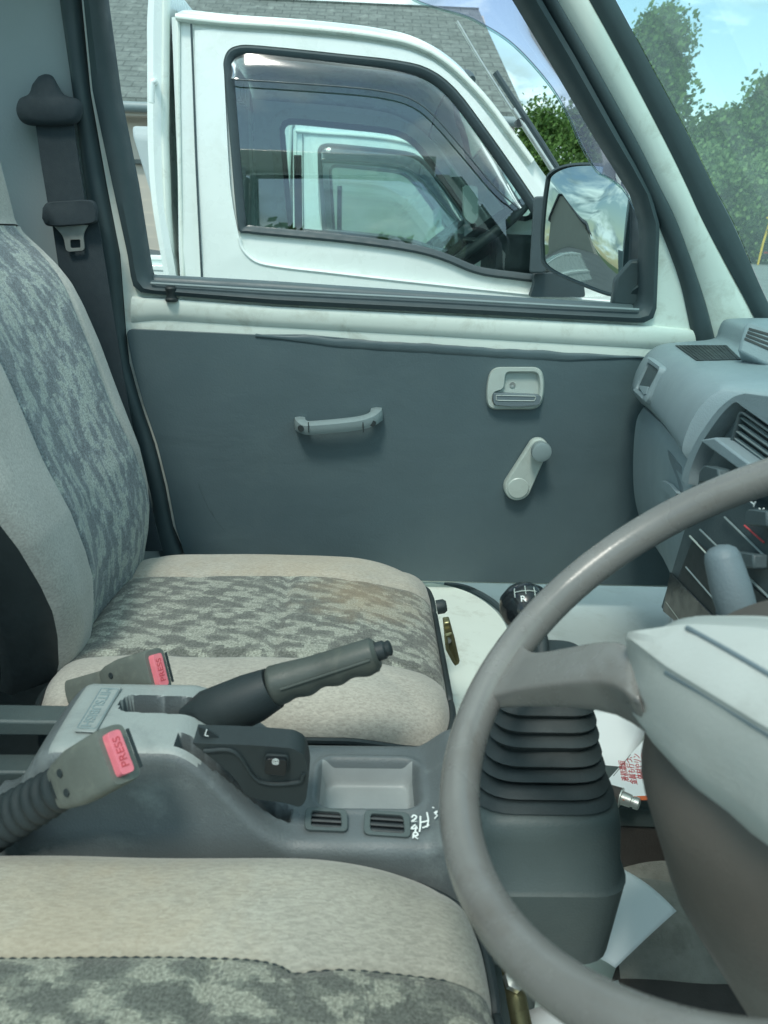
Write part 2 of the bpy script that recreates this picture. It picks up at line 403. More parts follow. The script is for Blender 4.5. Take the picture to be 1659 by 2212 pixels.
def tube(path, r, n=12, closed=False, squash=1.0, upv=None, rsec=None, twist=0):
    P = [Vector(p) for p in path]; N = len(P); V = []; Fc = []
    R_ = r if isinstance(r, (list, tuple)) else [r] * N
    up = Vector(upv) if upv is not None else None
    prev = None
    for i in range(N):
        if closed: t = (P[(i + 1) % N] - P[i - 1])
        else: t = P[min(i + 1, N - 1)] - P[max(i - 1, 0)]
        t.normalize()
        if up is not None: s = t.cross(up)
        elif prev is not None: s = prev - t * prev.dot(t)
        else: s = t.cross(Vector((0, 0, 1))) if abs(t.z) < .9 else t.cross(Vector((1, 0, 0)))
        s.normalize(); prev = s; q = s.cross(t)
        for j in range(n):
            a = 2 * math.pi * j / n + twist
            k = 1 if rsec is None else rsec(a)
            V.append(P[i] + s * (math.cos(a) * R_[i] * k) + q * (math.sin(a) * R_[i] * squash * k))
    for i in range(N if closed else N - 1):
        for j in range(n):
            k = (j + 1) % n; a = i * n; b = ((i + 1) % N) * n; Fc.append((a + j, a + k, b + k, b + j))
    if not closed:
        Fc.append(tuple(range(n))[::-1]); Fc.append(tuple(range((N - 1) * n, N * n)))
    return V, Fc
def lathe(base, axis, prof, n=24):
    """profile [(distance along axis, radius)] spun round the axis"""
    base, ax = Vector(base), Vector(axis).normalized(); s = ax.orthogonal().normalized(); q = ax.cross(s)
    return loft([[base + ax * h + s * (math.cos(2 * math.pi * j / n) * max(r, 1e-5)) + q * (math.sin(2 * math.pi * j / n) * max(r, 1e-5)) for j in range(n)] for h, r in prof])
def box(c, sx, sy, sz, ax=None, ay=None, az=None):
    c = Vector(c); ax = Vector(ax or (1, 0, 0)).normalized(); ay = Vector(ay or (0, 1, 0)).normalized(); az = Vector(az or (0, 0, 1)).normalized()
    V = [c + ax * (i * sx / 2) + ay * (j * sy / 2) + az * (k * sz / 2) for i in (-1, 1) for j in (-1, 1) for k in (-1, 1)]
    return V, [(0, 1, 3, 2), (4, 6, 7, 5), (0, 4, 5, 1), (2, 3, 7, 6), (0, 2, 6, 4), (1, 5, 7, 3)]
def grid(f, nu, nv):
    V = [Vector(f(i / (nu - 1), j / (nv - 1))) for i in range(nu) for j in range(nv)]
    return V, [(i * nv + j, (i + 1) * nv + j, (i + 1) * nv + j + 1, i * nv + j + 1) for i in range(nu - 1) for j in range(nv - 1)]
def ribbon(left, right, n, arch, back, segs=6):
    """long rounded bar between two edge curves: arch = how far its face bulges, back = how deep it is"""
    L, R_ = resample(left, n), resample(right, n); rings = []
    for a, b in zip(L, R_):
        ring = [a.lerp(b, k / segs) + Vector(arch) * (1 - (2 * k / segs - 1) ** 2) ** .5 for k in range(segs + 1)]
        rings.append(ring + [b + Vector(back), a + Vector(back)])
    return loft(rings)
def ss(a, b, x):
    t = max(0, min(1, (x - a) / (b - a))); return t * t * (3 - 2 * t)
def text(name, body, size, origin, right, up, mat, parent, depth=.0006):
    cu = bpy.data.curves.new(name, 'FONT'); cu.body = body; cu.size = size; cu.extrude = depth; cu.align_x = 'CENTER'; cu.align_y = 'CENTER'
    ob = bpy.data.objects.new('tmp', cu); COL.objects.link(ob)
    bpy.context.view_layer.update()
    me = bpy.data.meshes.new_from_object(ob.evaluated_get(bpy.context.evaluated_depsgraph_get()))
    bpy.data.objects.remove(ob); bpy.data.curves.remove(cu)
    r = Vector(right).normalized(); u = (Vector(up) - r * Vector(up).dot(r)).normalized(); nn = r.cross(u); o = Vector(origin)
    V = [o + r * v.co.x + u * v.co.y + nn * v.co.z for v in me.vertices]; Fc = [tuple(p.vertices) for p in me.polygons]
    bpy.data.meshes.remove(me)
    return part(name, (V, Fc), mat, parent, smooth=False)
# ------------------------------------------------------------------ the cab we look across
def D(x, y, off=0): return PT(x, y, 1.31 + off, .08, 1.2)
def DL(pts, off=0): return [D(x, y, off) for x, y in pts]
YV = Vector((0, 1, 0))

cab = thing('truck_cab', 'white painted cab shell with slanting windscreen pillar, grey rear lining and bare floor', 'truck cab', (0, .6, .45))
ws_l = spline([(1137, -60), (1240, 130), (1337, 300), (1405, 430), (1432, 487), (1472, 600), (1500, 745)], 5)if 0 else None
def S2(pts, k=6): return [(v.x, v.y) for v in spline([(a, b, 0) for a, b in pts], k)]
c_seal_out = S2([(1137, -60), (1243, 130), (1337, 300), (1392, 410), (1430, 500), (1470, 610), (1500, 745)])
c_ws = S2([(1170, -60), (1280, 130), (1374, 300), (1424, 400), (1466, 487), (1520, 640), (1548, 745)])
c_pale = S2([(1240, -60), (1345, 130), (1434, 300), (1483, 400), (1523, 487), (1606, 640), (1660, 745)])
c_wscr = S2([(1298, -60), (1400, 130), (1491, 300), (1540, 400), (1586, 487), (1652, 640), (1705, 745)])
part('door_weatherstrip', ribbon(DL(c_seal_out, -.004), DL(c_ws, -.006), 60, (0, -.012, 0), (0, .03, 0)), 'rubber', cab)
part('windscreen_pillar', ribbon(DL(c_ws, .004), DL(c_pale, .0), 60, (.004, -.010, 0), (0, .05, 0)), 'paint_old', cab)
part('windscreen_seal', ribbon(DL(c_pale, -.004), DL(c_wscr, 0), 60, (.004, -.010, 0), (.01, .03, 0)), 'rubber', cab)
wsE = resample(DL([(1256, -140)] + c_wscr, 0), 30)
part('windscreen', grid(lambda u, v: (wsE[int(round(u * 29))] + Vector((.006 + .10 * (v - v * v), .01 - 1.4 * v, 0))), 30, 24), 'screen', cab, recalc=False)
c_b_l = S2([(120, -60), (157, 200), (183, 400), (205, 550), (224, 678), (246, 783), (284, 924), (325, 1065), (338, 1170), (350, 1215)])
c_b_r = S2([(163, -60), (192, 200), (227, 400), (257, 550), (266, 678), (278, 783), (303, 871), (333, 959), (355, 1047), (372, 1135), (400, 1215)])
part('door_weatherstrip', ribbon(DL(c_b_l, -.004), DL(c_b_r, -.004), 60, (0, -.014, 0), (0, .03, 0)), 'rubber', cab)
lin_ = [D(-260, -120, .012), D(150, -120, .012), D(185, 200, .012), D(215, 400, .012), D(250, 640, .012), D(280, 900, .012), D(380, 1300, .012), D(-260, 1300, .012)]
part('pillar_lining', prism(lin_, (0, .02, 0)), 'backwall', cab, bevel=.003)
part('rear_wall', prism([(-.66, -.12, .5), (-.66, 1.36, .5), (-.66, 1.36, 1.32), (-.66, -.12, 1.32)], (-.02, 0, 0)), 'backwall', cab)
part('rear_window', prism([(-.665, -.08, 1.33), (-.665, 1.26, 1.33), (-.70, 1.22, 1.76), (-.70, -.04, 1.76)], (-.005, 0, 0)), 'glass', cab)

rz = D(600, -90).z
part('roof_rail', prism(roundpoly([(-.68, 1.10, rz + .03), (-.68, 1.30, rz - .01), (-.68, 1.33, rz + .06), (-.68, 1.10, rz + .10)], .02, 4), (.92, 0, 0)), 'paint_old', cab, bevel=.004)
part('rear_header', prism(roundpoly([(-.70, -.1, rz + .02), (-.62, -.1, rz + .04), (-.60, -.1, rz + .10), (-.72, -.1, rz + .10)], .015, 4), (0, 1.2, 0)), 'paint_old', cab, bevel=.004)
# floor, wheel arch and step of the passenger side
part('floor_panel', prism([(-.66, -.12, .47), (.80, -.12, .47), (.80, 1.36, .47), (-.66, 1.36, .47)], (0, 0, -.03)), 'paint_old', cab)
arch = [PZ(x, y, .655) for x, y in S2([(905, 1262), (940, 1260), (1000, 1274), (1050, 1301), (1084, 1335), (1098, 1372), (1090, 1440), (1060, 1520), (1035, 1600), (1010, 1680)], 4)]
arch = [Vector((-.42, 1.34, .655)), Vector((.08, 1.34, .655))] + arch + [Vector((.06, .66, .655)), Vector((-.42, .66, .655))]
part('wheel_arch', prism(arch, (0, 0, -.19)), 'paint_old', cab, bevel=.022, seg=5)
rim_ = [PZ(x, y, .645) for x, y in S2([(960, 1262), (1010, 1271), (1062, 1299), (1098, 1335), (1112, 1372), (1108, 1420)], 5)]
part('arch_seam', tube(rim_, .006, 8), 'rubber', cab)
part('door_step', prism([PZ(x, y, .61) for x, y in ((930, 1240), (1470, 1250), (1430, 1420), (1240, 1420), (1130, 1330), (1030, 1280))], (0, 0, -.14)), 'sill_grey', cab, bevel=.01, seg=3)
part('engine_cover', prism([(-.6, 0.0, .66), (.03, 0.0, .66), (.03, 1.28, .66), (-.6, 1.28, .66)], (0, 0, -.18)), 'black', cab, bevel=.01)
part('firewall', prism([(.80, -.1, .45), (.80, 1.34, .45), (.86, 1.34, 1.02), (.86, -.1, 1.02)], (.02, 0, 0)), 'dash_dark', cab)

# ------------------------------------------------------------------ passenger door
door = thing('passenger_door', 'far side door of the cab, white metal with a charcoal vinyl lining and a wound down window', 'door', (.1, 1.31, .68))
shell = [(168, -90), (196, 200), (231, 400), (260, 550), (267, 640), (273, 720), (280, 783), (304, 871), (335, 959), (357, 1047), (374, 1135), (402, 1200), (640, 1248), (930, 1257), (1440, 1268), (1540, 1250), (1530, 745), (1500, 660), (1462, 560), (1431, 490), (1400, 415), (1342, 300), (1248, 130), (1130, -90)]
so_ = [(177, -70), (203, 200), (245, 400), (278, 550)] + [(v.x, v.y) for v in roundpoly([(278, 551, 0), (290, 631, 0), (345, 636, 0)], [0, 40, 0], 6)[1:-1]] + [(592, 657), (950, 675), (1200, 688)] + [(v.x, v.y) for v in roundpoly([(1200, 688, 0), (1413, 699, 0), (1421, 500, 0)], [0, 34, 0], 6)[1:-1]] + [(1421, 487), (1404, 425), (1372, 362), (1337, 300), (1243, 130), (1125, -70)]
si_ = [(213, -70), (250, 200), (290, 400), (314, 550), (324, 604), (336, 611), (592, 628), (950, 646), (1200, 660), (1376, 668), (1388, 655), (1394, 487), (1374, 420), (1340, 365), (1299, 300), (1200, 130), (1080, -70)]
N = 160
# pair the two loops corner by corner so the strip keeps its width
def pairloop(A, B, offA, offB, n=150):
    a = resample([Vector((x, y, 0)) for x, y in A], n, True); return [D(p.x, p.y, offA) for p in a]
so3 = [D(p.x, p.y) for p in resample([Vector((x, y, 0)) for x, y in so_], N, True)]
si3 = [D(p.x, p.y) for p in resample([Vector((x, y, 0)) for x, y in si_], N, True)]
sh = MB().add(prism(DL(shell), (0, .022, 0), [[p + Vector((0, 0, 0)) for p in resample(so3, 90, True)]]))
# rolled ledge under the window
up_ = DL([(286, 640), (345, 642), (592, 660), (950, 678), (1200, 691), (1400, 702), (1500, 712)], -.002)
lo_ = DL([(284, 696), (345, 690), (592, 706), (950, 726), (1200, 741), (1430, 754), (1510, 757)], -.001)
sh.add(ribbon(up_, lo_, 50, (0, -.007, .004), (0, .01, 0), 8))
frame = part('door_shell', sh, 'paint_old', door, bevel=.003, seg=2)
def seal_loop(off, t): return [a.lerp(b, t) + Vector((0, off, 0)) for a, b in zip(so3, si3)]
part('window_seal', loopstrip([seal_loop(.004, -.02), seal_loop(-.012, .06), seal_loop(-.016, .4), seal_loop(-.010, .75), seal_loop(.004, 1.0), seal_loop(.03, 1.0), seal_loop(.03, -.02)]), 'rubber', door, angle=50)
bl = [(318, 593), (450, 600), (592, 608), (950, 632), (1200, 648), (1366, 658)]
part('belt_weatherstrip', ribbon(DL(bl, .024), DL([(x, y + 24) for x, y in bl], .018), 40, (0, -.006, 0), (0, .012, 0)), 'vinyl', door)
part('belt_highlight', tube(DL([(326, 612), (592, 628), (950, 646), (1200, 660), (1380, 669)], -.0135), .0022, 8), 'midgrey', door)  # grey of this tube paints the thin highlight along the seal
tp = [(v.x, v.y) for v in roundpoly([(v.x, v.y, 0) for v in [Vector(p) for p in [(274, 709), (551, 722), (659, 722), (843, 739), (1150, 758), (1405, 773), (1470, 780), (1470, 1263), (930, 1252), (640, 1243), (400, 1194), (381, 1135), (364, 1047), (342, 959), (312, 871), (288, 783)]]], [18] + [0] * 15, 5)]
part('trim_panel', prism([p for p in DL(tp, -.004)], (0, -.007, 0)), 'vinyl', door, bevel=.004, seg=3)
# puckered upper edge of the vinyl
ru, rl = [], []
random.seed(4)
for i in range(52):
    x = 552 + i * 16.6; tpr = 1 - ss(1200, 1398, x); yb = 722 + (x - 551) * .0597
    wob = 3.5 * noise.noise((x * .02, 0, 0)) + 2 * noise.noise((x * .06, 3, 0))
    ru.append(D(x, yb - 1 + wob - (3 if 640 < x < 700 else 0), -.012 - .003 * noise.noise((x * .03, 7, 0)))); rl.append(D(x, yb + 3 + tpr * (4 + 12 * ss(552, 760, x)) + wob * .4, -.0112))
part('vinyl_edge', ribbon(ru, rl, 60, (0, -.0022, 0), (0, .004, 0)), 'vinyl', door)
sc_ = MB()
for pts in ([(428, 1040), (436, 1066), (452, 1100), (470, 1128)], [(455, 1100), (466, 1122), (488, 1150)]):
    sc_.add(tube(DL(S2(pts, 4), -.0112), [.0001] + [.00035] * (len(S2(pts, 4)) - 2) + [.0002], 5))
part('scuff_marks', sc_, 'rubber', door)
part('lock_knob', lathe(D(371, 650, -.010), (0, -.12, 1), [(0, .010), (.004, .0105), (.006, .008), (.013, .007), (.016, .0085), (.021, .009), (.0235, .007), (.024, .0001)], 20), 'black', door)

# pull handle: two bracket ends and a square bar
hp = [D(648, 912, -.012), D(650, 918, -.032), D(662, 924, -.038), D(690, 923, -.041), D(735, 919, -.042), D(775, 914, -.042), D(800, 907, -.039), D(812, 899, -.030), D(814, 893, -.012)]
hp = spline(hp, 6)
def sq(a): return 1 / max(abs(math.cos(a)), abs(math.sin(a))) ** .6
ph = part('pull_handle', tube(hp, [.0100] * 6 + [.0098] * (len(hp) - 12) + [.0108] * 6, 16, rsec=sq, twist=math.pi / 4), 'midgrey', door, angle=60)
for x, y in ((650, 926), (805, 915)):
    part('screw_hole', lathe(D(x, y, -.048), (0, 1, 0), [(0, .0001), (0, .0052), (.004, .0058)], 16), 'black', ph)
for x in (666, 784):
    part('bar_joint', tube([D(x, 912, -.0515), D(x + 1, 934, -.0515)], .0009, 6), 'black', ph)

# inside latch: bowl shaped bezel with the lever along its lower edge
cx_, cy_ = 1116, 838
ob = roundpoly([(1060, 793, 0), (1170, 793, 0), (1177, 835, 0), (1168, 884, 0), (1052, 884, 0), (1050, 838, 0)], [30, 26, 20, 24, 20, 20], 6)
ib = roundpoly([(1092, 803, 0), (1162, 803, 0), (1168, 838, 0), (1160, 874, 0), (1062, 874, 0), (1066, 846, 0), (1088, 840, 0)], [10, 12, 20, 14, 12, 8, 8], 6)
O_ = resample(ob, 72, True); I_ = resample(ib, 72, True)
# line the start of the loops up
k0 = min(range(72), key=lambda k: sum((O_[(i)] - I_[(i + k) % 72]).length for i in range(72))); I_ = I_[k0:] + I_[:k0]
def DD(l, off, sc=1.0): return [D(lerp(cx_, p.x, sc), lerp(cy_, p.y, sc), off) for p in l]
bz = part('latch_bezel', loft([DD(O_, -.010, 1.01), DD(O_, -.019, 1.0), DD(O_, -.023, .965), DD(I_, -.023, 1.03), DD(I_, -.020, .99), DD(I_, -.013, .93)]), 'lightgrey', door, angle=50)
lv = roundpoly([(1063, 846, 0), (1165, 851, 0), (1162, 870, 0), (1110, 875, 0), (1063, 870, 0)], [6, 5, 5, 20, 8], 4)
part('latch_lever', prism([D(p.x, p.y, -.014) for p in lv], (0, -.016, 0)), 'dash_low', bz, bevel=.003, seg=3)
part('lever_rib', tube(resample([D(x, y, -.0305) for x, y in ((1072, 854), (1158, 856), (1155, 866), (1072, 865), (1072, 854))], 40), .0008, 6), 'lightgrey', bz)
part('screw', lathe(D(1107, 831, -.0125), (0, -1, 0), [(0, .0055), (.002, .005), (.0022, .003), (.001, .0001)], 16), 'steel', bz)

# window winder
a_, b_ = D(1118, 1052, -.026), D(1163, 968, -.032)
ring0 = []
ax = (b_ - a_); ax.y = 0; ax.normalize(); sd_ = Vector((ax.z, 0, -ax.x))
def stad(r1, r2, off):
    p = []
    for k in range(17): t = math.pi * (k / 16 - .5); p.append(b_ + ax * math.cos(t) * r2 + sd_ * math.sin(t) * r2)
    for k in range(17): t = math.pi * (k / 16 + .5); p.append(a_ + ax * math.cos(t) * r1 + sd_ * math.sin(t) * r1)
    return [q + Vector((0, off, 0)) for q in p]
cr = part('window_winder', loft([stad(.0225, .0155, .016), stad(.024, .017, .010), stad(.024, .017, -.002), stad(.022, .015, -.005)]), 'lightgrey', door, angle=35)
part('winder_cap', lathe(a_ + Vector((0, -.005, 0)), (0, -1, 0), [(-.002, .0195), (.0015, .0192), (.003, .0175), (.0034, .0001)], 28), 'lightgrey', cr)
part('winder_knob', lathe(b_ + Vector((0, -.004, 0)), (0, -1, 0), [(0, .008), (.006, .009), (.008, .0155), (.018, .0175), (.024, .0165), (.026, .012), (.0255, .0001)], 28), 'midgrey', cr)

# rain visor outside the window top
vis_lo = S2([(850, -40), (908, -4), (1000, 24), (1037, 40), (1112, 88), (1187, 169), (1232, 240), (1262, 307), (1297, 367), (1326, 384), (1359, 412), (1392, 470)])
vis_hi = S2([(900, -130), (960, -110), (1020, -90), (1100, -30), (1160, 40), (1230, 130), (1290, 220), (1320, 290), (1345, 345), (1362, 375), (1385, 415), (1405, 470)])
A1, B1 = resample(DL(vis_hi, .034), 60), resample(DL(vis_lo, .058), 60)
part('rain_visor', grid(lambda u, v: A1[int(round(u * 59))].lerp(B1[int(round(u * 59))], v) + Vector((0, .022 * math.sin(v * math.pi * .5) , 0)), 60, 8), 'clear_visor', door, recalc=False)
part('visor_rim', tube([p + Vector((0, .022, 0)) for p in B1], .0022, 8), 'glass', door)

# outside mirror
mo = [(1190, 372), (1232, 354), (1300, 353), (1352, 372), (1368, 440), (1366, 560), (1350, 632), (1325, 641), (1262, 619), (1182, 580), (1170, 540), (1171, 480), (1180, 400)]
mc = PY(1268, 490, 1.47); mn = Vector((-.845, -.53, .03)).normalized()
def MP(x, y, h=0): return PP(x, y, mc + mn * h, mn)
mo = [(v.x, v.y) for v in spline([(a, b, 0) for a, b in mo], 5, True)]
mcx, mcy = 1268, 495
def ML(s, h): return [mc + (MP(x, y) - mc) * s + mn * h for x, y in mo]
mirror = part('door_mirror', loft([ML(.6, -.055), ML(.9, -.045), ML(1.0, -.02), ML(1.0, .004), ML(.965, .006), ML(.955, .0)]), 'rubber', door, angle=50)
mrows = [.957 * math.sin(math.pi / 2 * k / 12) for k in range(1, 13)]
mV = [mc + mn * .0072]; nmo = len(mo)
for s_ in mrows: mV += ML(s_, .001 + .0062 * (1 - (s_ / .957) ** 2))
mF = [(0, 1 + j, 1 + (j + 1) % nmo) for j in range(nmo)] + [(1 + k * nmo + j, 1 + (k + 1) * nmo + j, 1 + (k + 1) * nmo + (j + 1) % nmo, 1 + k * nmo + (j + 1) % nmo) for k in range(11) for j in range(nmo)]
part('mirror_glass', (mV, mF), 'mirror', mirror, angle=180)
arm = [D(1385, 640, .03), D(1372, 600, .08), mc + Vector((.07, .01, -.03))]
part('mirror_arm', tube(spline(arm, 6), .02, 12), 'rubber', mirror)
part('mirror_base', prism([p for p in DL([(1322, 662), (1330, 605), (1368, 560), (1394, 560), (1393, 668)], .03)], (0, .02, 0)), 'rubber', door, bevel=.006)

# ------------------------------------------------------------------ seat belt on the pillar
bt = thing('seat_belt', 'slack black seat belt hanging from its covered pillar anchor, metal tongue showing', 'seat belt', tuple(PY(150, 800, 1.27)))
def B(x, y, o=0): return PY(x, y, 1.262 + o)
cov = S2([(83, 165), (98, 160), (114, 165), (126, 185), (140, 205), (168, 214), (179, 232), (174, 258), (158, 270), (118, 274), (70, 272), (46, 262), (35, 238), (42, 214), (62, 203), (70, 182)], 5)
def scl(l, s, o, c=(110, 225)): return [B(lerp(c[0], x, s), lerp(c[1], y, s), o) for x, y in l]
part('anchor_cover', loft([scl(cov, 1, .02), scl(cov, 1, -.012), scl(cov, .93, -.024), scl(cov, .7, -.030)]), 'belt', bt, angle=60)
part('webbing', ribbon([B(76, 262, -.016), B(88, 350, -.014), B(103, 440, -.016)], [B(158, 262, -.016), B(170, 350, -.014), B(184, 440, -.016)], 20, (0, -.001, 0), (0, .0025, 0)), 'belt', bt, angle=60)
tb_ = S2([(92, 450), (104, 437), (140, 434), (196, 432), (210, 446), (212, 466), (205, 482), (150, 488), (104, 488), (91, 472)], 5)
tg = part('tongue_body', loft([scl(tb_, 1, .0, (150, 460)), scl(tb_, 1.0, -.02, (150, 460)), scl(tb_, .9, -.028, (150, 460))]), 'belt', bt, angle=60)
tq = roundpoly([(114, 486, 0), (190, 486, 0), (179, 505, 0), (183, 541, 0), (143, 544, 0), (137, 510, 0)], [2, 2, 12, 9, 9, 12], 5)
hq = roundpoly([(151, 518, 0), (173, 517, 0), (174, 535, 0), (152, 536, 0)], 3, 3)
part('tongue_plate', prism([B(p.x, p.y, -.018) for p in tq], (0, .003, 0), [[B(p.x, p.y, -.018) for p in hq]]), 'steel', tg, bevel=.0008)
part('webbing', ribbon([B(112, 480, -.006), B(130, 600, -.006), B(190, 760, -.012), B(250, 950, -.012), B(310, 1190, -.01)], [B(212, 480, -.006), B(232, 600, -.01), B(248, 700, -.012), B(290, 950, -.012), B(350, 1190, -.01)], 40, (0, -.002, 0), (0, .0025, 0)), 'belt', bt, angle=60)

# ------------------------------------------------------------------ seats
def cushion(root, x0, x1, y0, y1, zt, zb, seam_x, mats, rw=.13, drop=.035):
    nu, nv = 91, 81; xc, yc, hx, hy = (x0 + x1) / 2, (y0 + y1) / 2, (x1 - x0) / 2, (y1 - y0) / 2
    ss0 = (seam_x - xc) / hx; TB = .52
    def f(u, v):
        s, t = 2 * u - 1, 2 * v - 1; n = 8
        m_ = max(abs(s), abs(t)); q = (abs(s) ** n + abs(t) ** n) ** (1 / n)
        k = m_ / q if q > 0 else 1
        X, Y = xc + hx * s * k, yc + hy * t * k
        e = min((1 - abs(s)) * hx, (1 - abs(t)) * hy) if m_ > 0 else 1
        r = .045; z = zt
        if e < r: z -= drop * (1 - math.sqrt(max(0, 1 - (1 - e / r) ** 2)))
        z += .010 * (1 - s * s) * (1 - t * t)
        z += .005 * ss(.5, .7, abs(t)) * (1 - ss(.8, 1, abs(t)))
        z -= .016 * ss(.45, 1, s) 
        g = (abs(t) - TB) * hy; z -= .0055 * math.exp(-(g / .0045) ** 2)
        if abs(t) < TB: z -= .006 * math.exp(-(((s - ss0) * hx) / .007) ** 2)
        z += .0022 * noise.noise((X * 9, Y * 9, 1))
        return X, Y, z
    V, Fc = grid(f, nu, nv); MI = []
    for i in range(nu - 1):
        for j in range(nv - 1): MI.append(1 if abs(2 * (j + .5) / (nv - 1) - 1) < TB else 0)
    part('seat_cushion', (V, Fc, MI), mats, root, recalc=False, angle=80)
    bd = [V[i * nv] for i in range(nu)] + [V[(nu - 1) * nv + j] for j in range(1, nv)] + [V[i * nv + nv - 1] for i in range(nu - 2, -1, -1)] + [V[j] for j in range(nv - 2, 0, -1)]
    c = Vector((xc, yc, 0))
    def ringz(o, zf): return [Vector((p.x + (p.x - xc) / hx * o, p.y + (p.y - yc) / hy * o, zf(p))) for p in bd]
    part('side_skirt', loft([ringz(-.004, lambda p: p.z + .001), ringz(.002, lambda p: p.z - .003), ringz(.005, lambda p: p.z - .03), ringz(-.002, lambda p: zb), ringz(-.05, lambda p: zb)], cap=False), 'black', root)
    part('piping', tube([p + Vector(((p.x - xc) / hx * .003, (p.y - yc) / hy * .003, .0005)) for p in bd], .0042, 8, closed=True), 'black', root)
    return lambda s, t: f((s + 1) / 2, (t + 1) / 2)

fl = fabric_light('beige_seat_fabric', (176, 172, 162), [((.02, .20, .13), .20, (166, 146, 118), .35), ((-.2, .17, .13), .12, (150, 138, 120), .3)])
fp = fabric_pattern('patterned_seat_fabric', (112, 114, 108), (132, 134, 126), (170, 172, 160), 0, .056, .033, stain=[((.105, .075, .13), .10, (176, 148, 110), .38)])
fbl = fabric_light('grey_back_fabric', (174, 174, 168))
fbp = fabric_pattern('patterned_back_fabric', (124, 134, 138), (146, 156, 158), (178, 188, 182), 2, .072, .030)
ps = thing('passenger_seat', 'worn passenger seat by the far door, patterned centre panels between plain grey bolsters', 'seat', (-.1, .884, .66))
cushion(ps, -.350, .112, .686, 1.118, .805, .67, -.097, [fl, fp])
prof = [PY(x, y, 1.10) for x, y in [(0, 250), (22, 370), (45, 470), (60, 499), (100, 535), (135, 570), (165, 608), (190, 655), (226, 738), (267, 847), (309, 959), (326, 1030), (333, 1082), (330, 1135), (320, 1195), (300, 1250), (270, 1310)]]
zz = [p.z for p in prof]
def Xf(z):
    for a, b in zip(prof, prof[1:]):
        if a.z >= z >= b.z: return lerp(b.x, a.x, (z - b.z) / (a.z - b.z))
    return prof[-1].x if z < prof[-1].z else prof[0].x - (z - prof[0].z) * .25
YC = .90
def backrest(root, z0, z1, hwf, mats, name, TL, TR):
    nz, nf = 70, 91; rings = []
    for i in range(nz):
        z = lerp(z0, z1, i / (nz - 1)); hw = hwf(z); x = Xf(z); ring = []
        for j in range(nf):
            t = 2 * j / (nf - 1) - 1; a = abs(t); d = 0
            TRz = TR if name != 'backrest' else (lerp(.70, .95, ss(1.06, .84, z)) + .16 * ss(1.15, 1.275, z))
            if a > .80: d = .020 * (1 - math.sqrt(max(0, 1 - ((a - .80) / .20) ** 2)))
            d += .014 * (1 - ss(0, .62, a)) - .0
            d += .005 * math.exp(-((t - TRz) * hw / .0045) ** 2) + .005 * math.exp(-((t - TL) * hw / .0045) ** 2)
            nr = 1 - .52 * max(0, min(1, (1.04 - z) / .27)) if t < 0 and name == 'backrest' else 1
            ring.append(Vector((x - d + .0018 * noise.noise((z * 8, t * 3, 5)), YC + hw * t * nr, z - d * .3)))
        for t in (1.0, .97, .9, .5, 0, -.5, -.9, -.97, -1.0):
            nr = 1 - .52 * max(0, min(1, (1.04 - z) / .27)) if t < 0 and name == 'backrest' else 1
            k = 1 - abs(t) ** 8; ring.append(Vector((x - .075 - .035 * k, YC + hw * t * .99 * nr, z - .03)))
        rings.append(ring)
    V, Fc = loft(rings); n = len(rings[0]); MI = []
    for i in range(nz - 1):
        z = lerp(z0, z1, (i + .5) / (nz - 1)); TRz = TR if name != 'backrest' else (lerp(.70, .95, ss(1.06, .84, z)) + .16 * ss(1.15, 1.275, z))
        for j in range(n):
            if j < nf - 1:
                t = 2 * (j + .5) / (nf - 1) - 1; MI.append(1 if TL < t < TRz else 0)
            else: MI.append(2)
    MI += [2, 0]
    return part(name, (V, Fc, MI), mats, root, angle=60)
def hw_main(z): return .21
backrest(ps, .775, 1.272, hw_main, [fbl, fbp, 'black'], 'backrest', -.45, .76)
backrest(ps, 1.274, 1.50, lambda z: .205 - .02 * ss(1.28, 1.5, z) - .04 * ss(1.44, 1.5, z) ** 2, [fbl, fbl, 'black'], 'headrest', -2, 2)
part('seat_rail', prism([PY(x, y, .665) for x, y in ((-700, 1545), (150, 1560), (146, 1592), (-700, 1583))], (0, .03, 0)), 'console_dark', ps, bevel=.003)
part('seat_rail', prism([PY(x, y, .645) for x, y in ((-700, 1665), (70, 1668), (60, 1708), (-700, 1708))], (0, .03, 0)), 'console_dark', ps, bevel=.003)
# seat catch at the front edge
lc = thing('seat_catch', 'bent zinc plated catch hooked at the front edge of the far seat', 'catch', tuple(PY(980, 1430, .86)))
lq = [(958, 1345), (972, 1343), (982, 1380), (984, 1402), (992, 1432), (985, 1436), (972, 1420), (962, 1385)]
part('catch_plate', prism([PY(x, y, .86) for x, y in lq], (0, .016, 0)), 'brass', lc, bevel=.002)
part('catch_loop', tube(resample([PY(x, y, .852) for x, y in ((963, 1372), (976, 1368), (990, 1430), (984, 1435), (966, 1402), (963, 1372))], 30), .0022, 8), 'brass', lc)
part('catch_rivet', lathe(PY(968, 1383, .857), (.2, -1, .3), [(0, .004), (.003, .0035), (.0035, .0001)], 12), 'steel', lc)
part('rubber_stop', lathe(PY(943, 1312, .95), (1, 0, .2), [(0, .010), (.010, .010), (.014, .007), (.0145, .0001)], 14), 'black', lc)

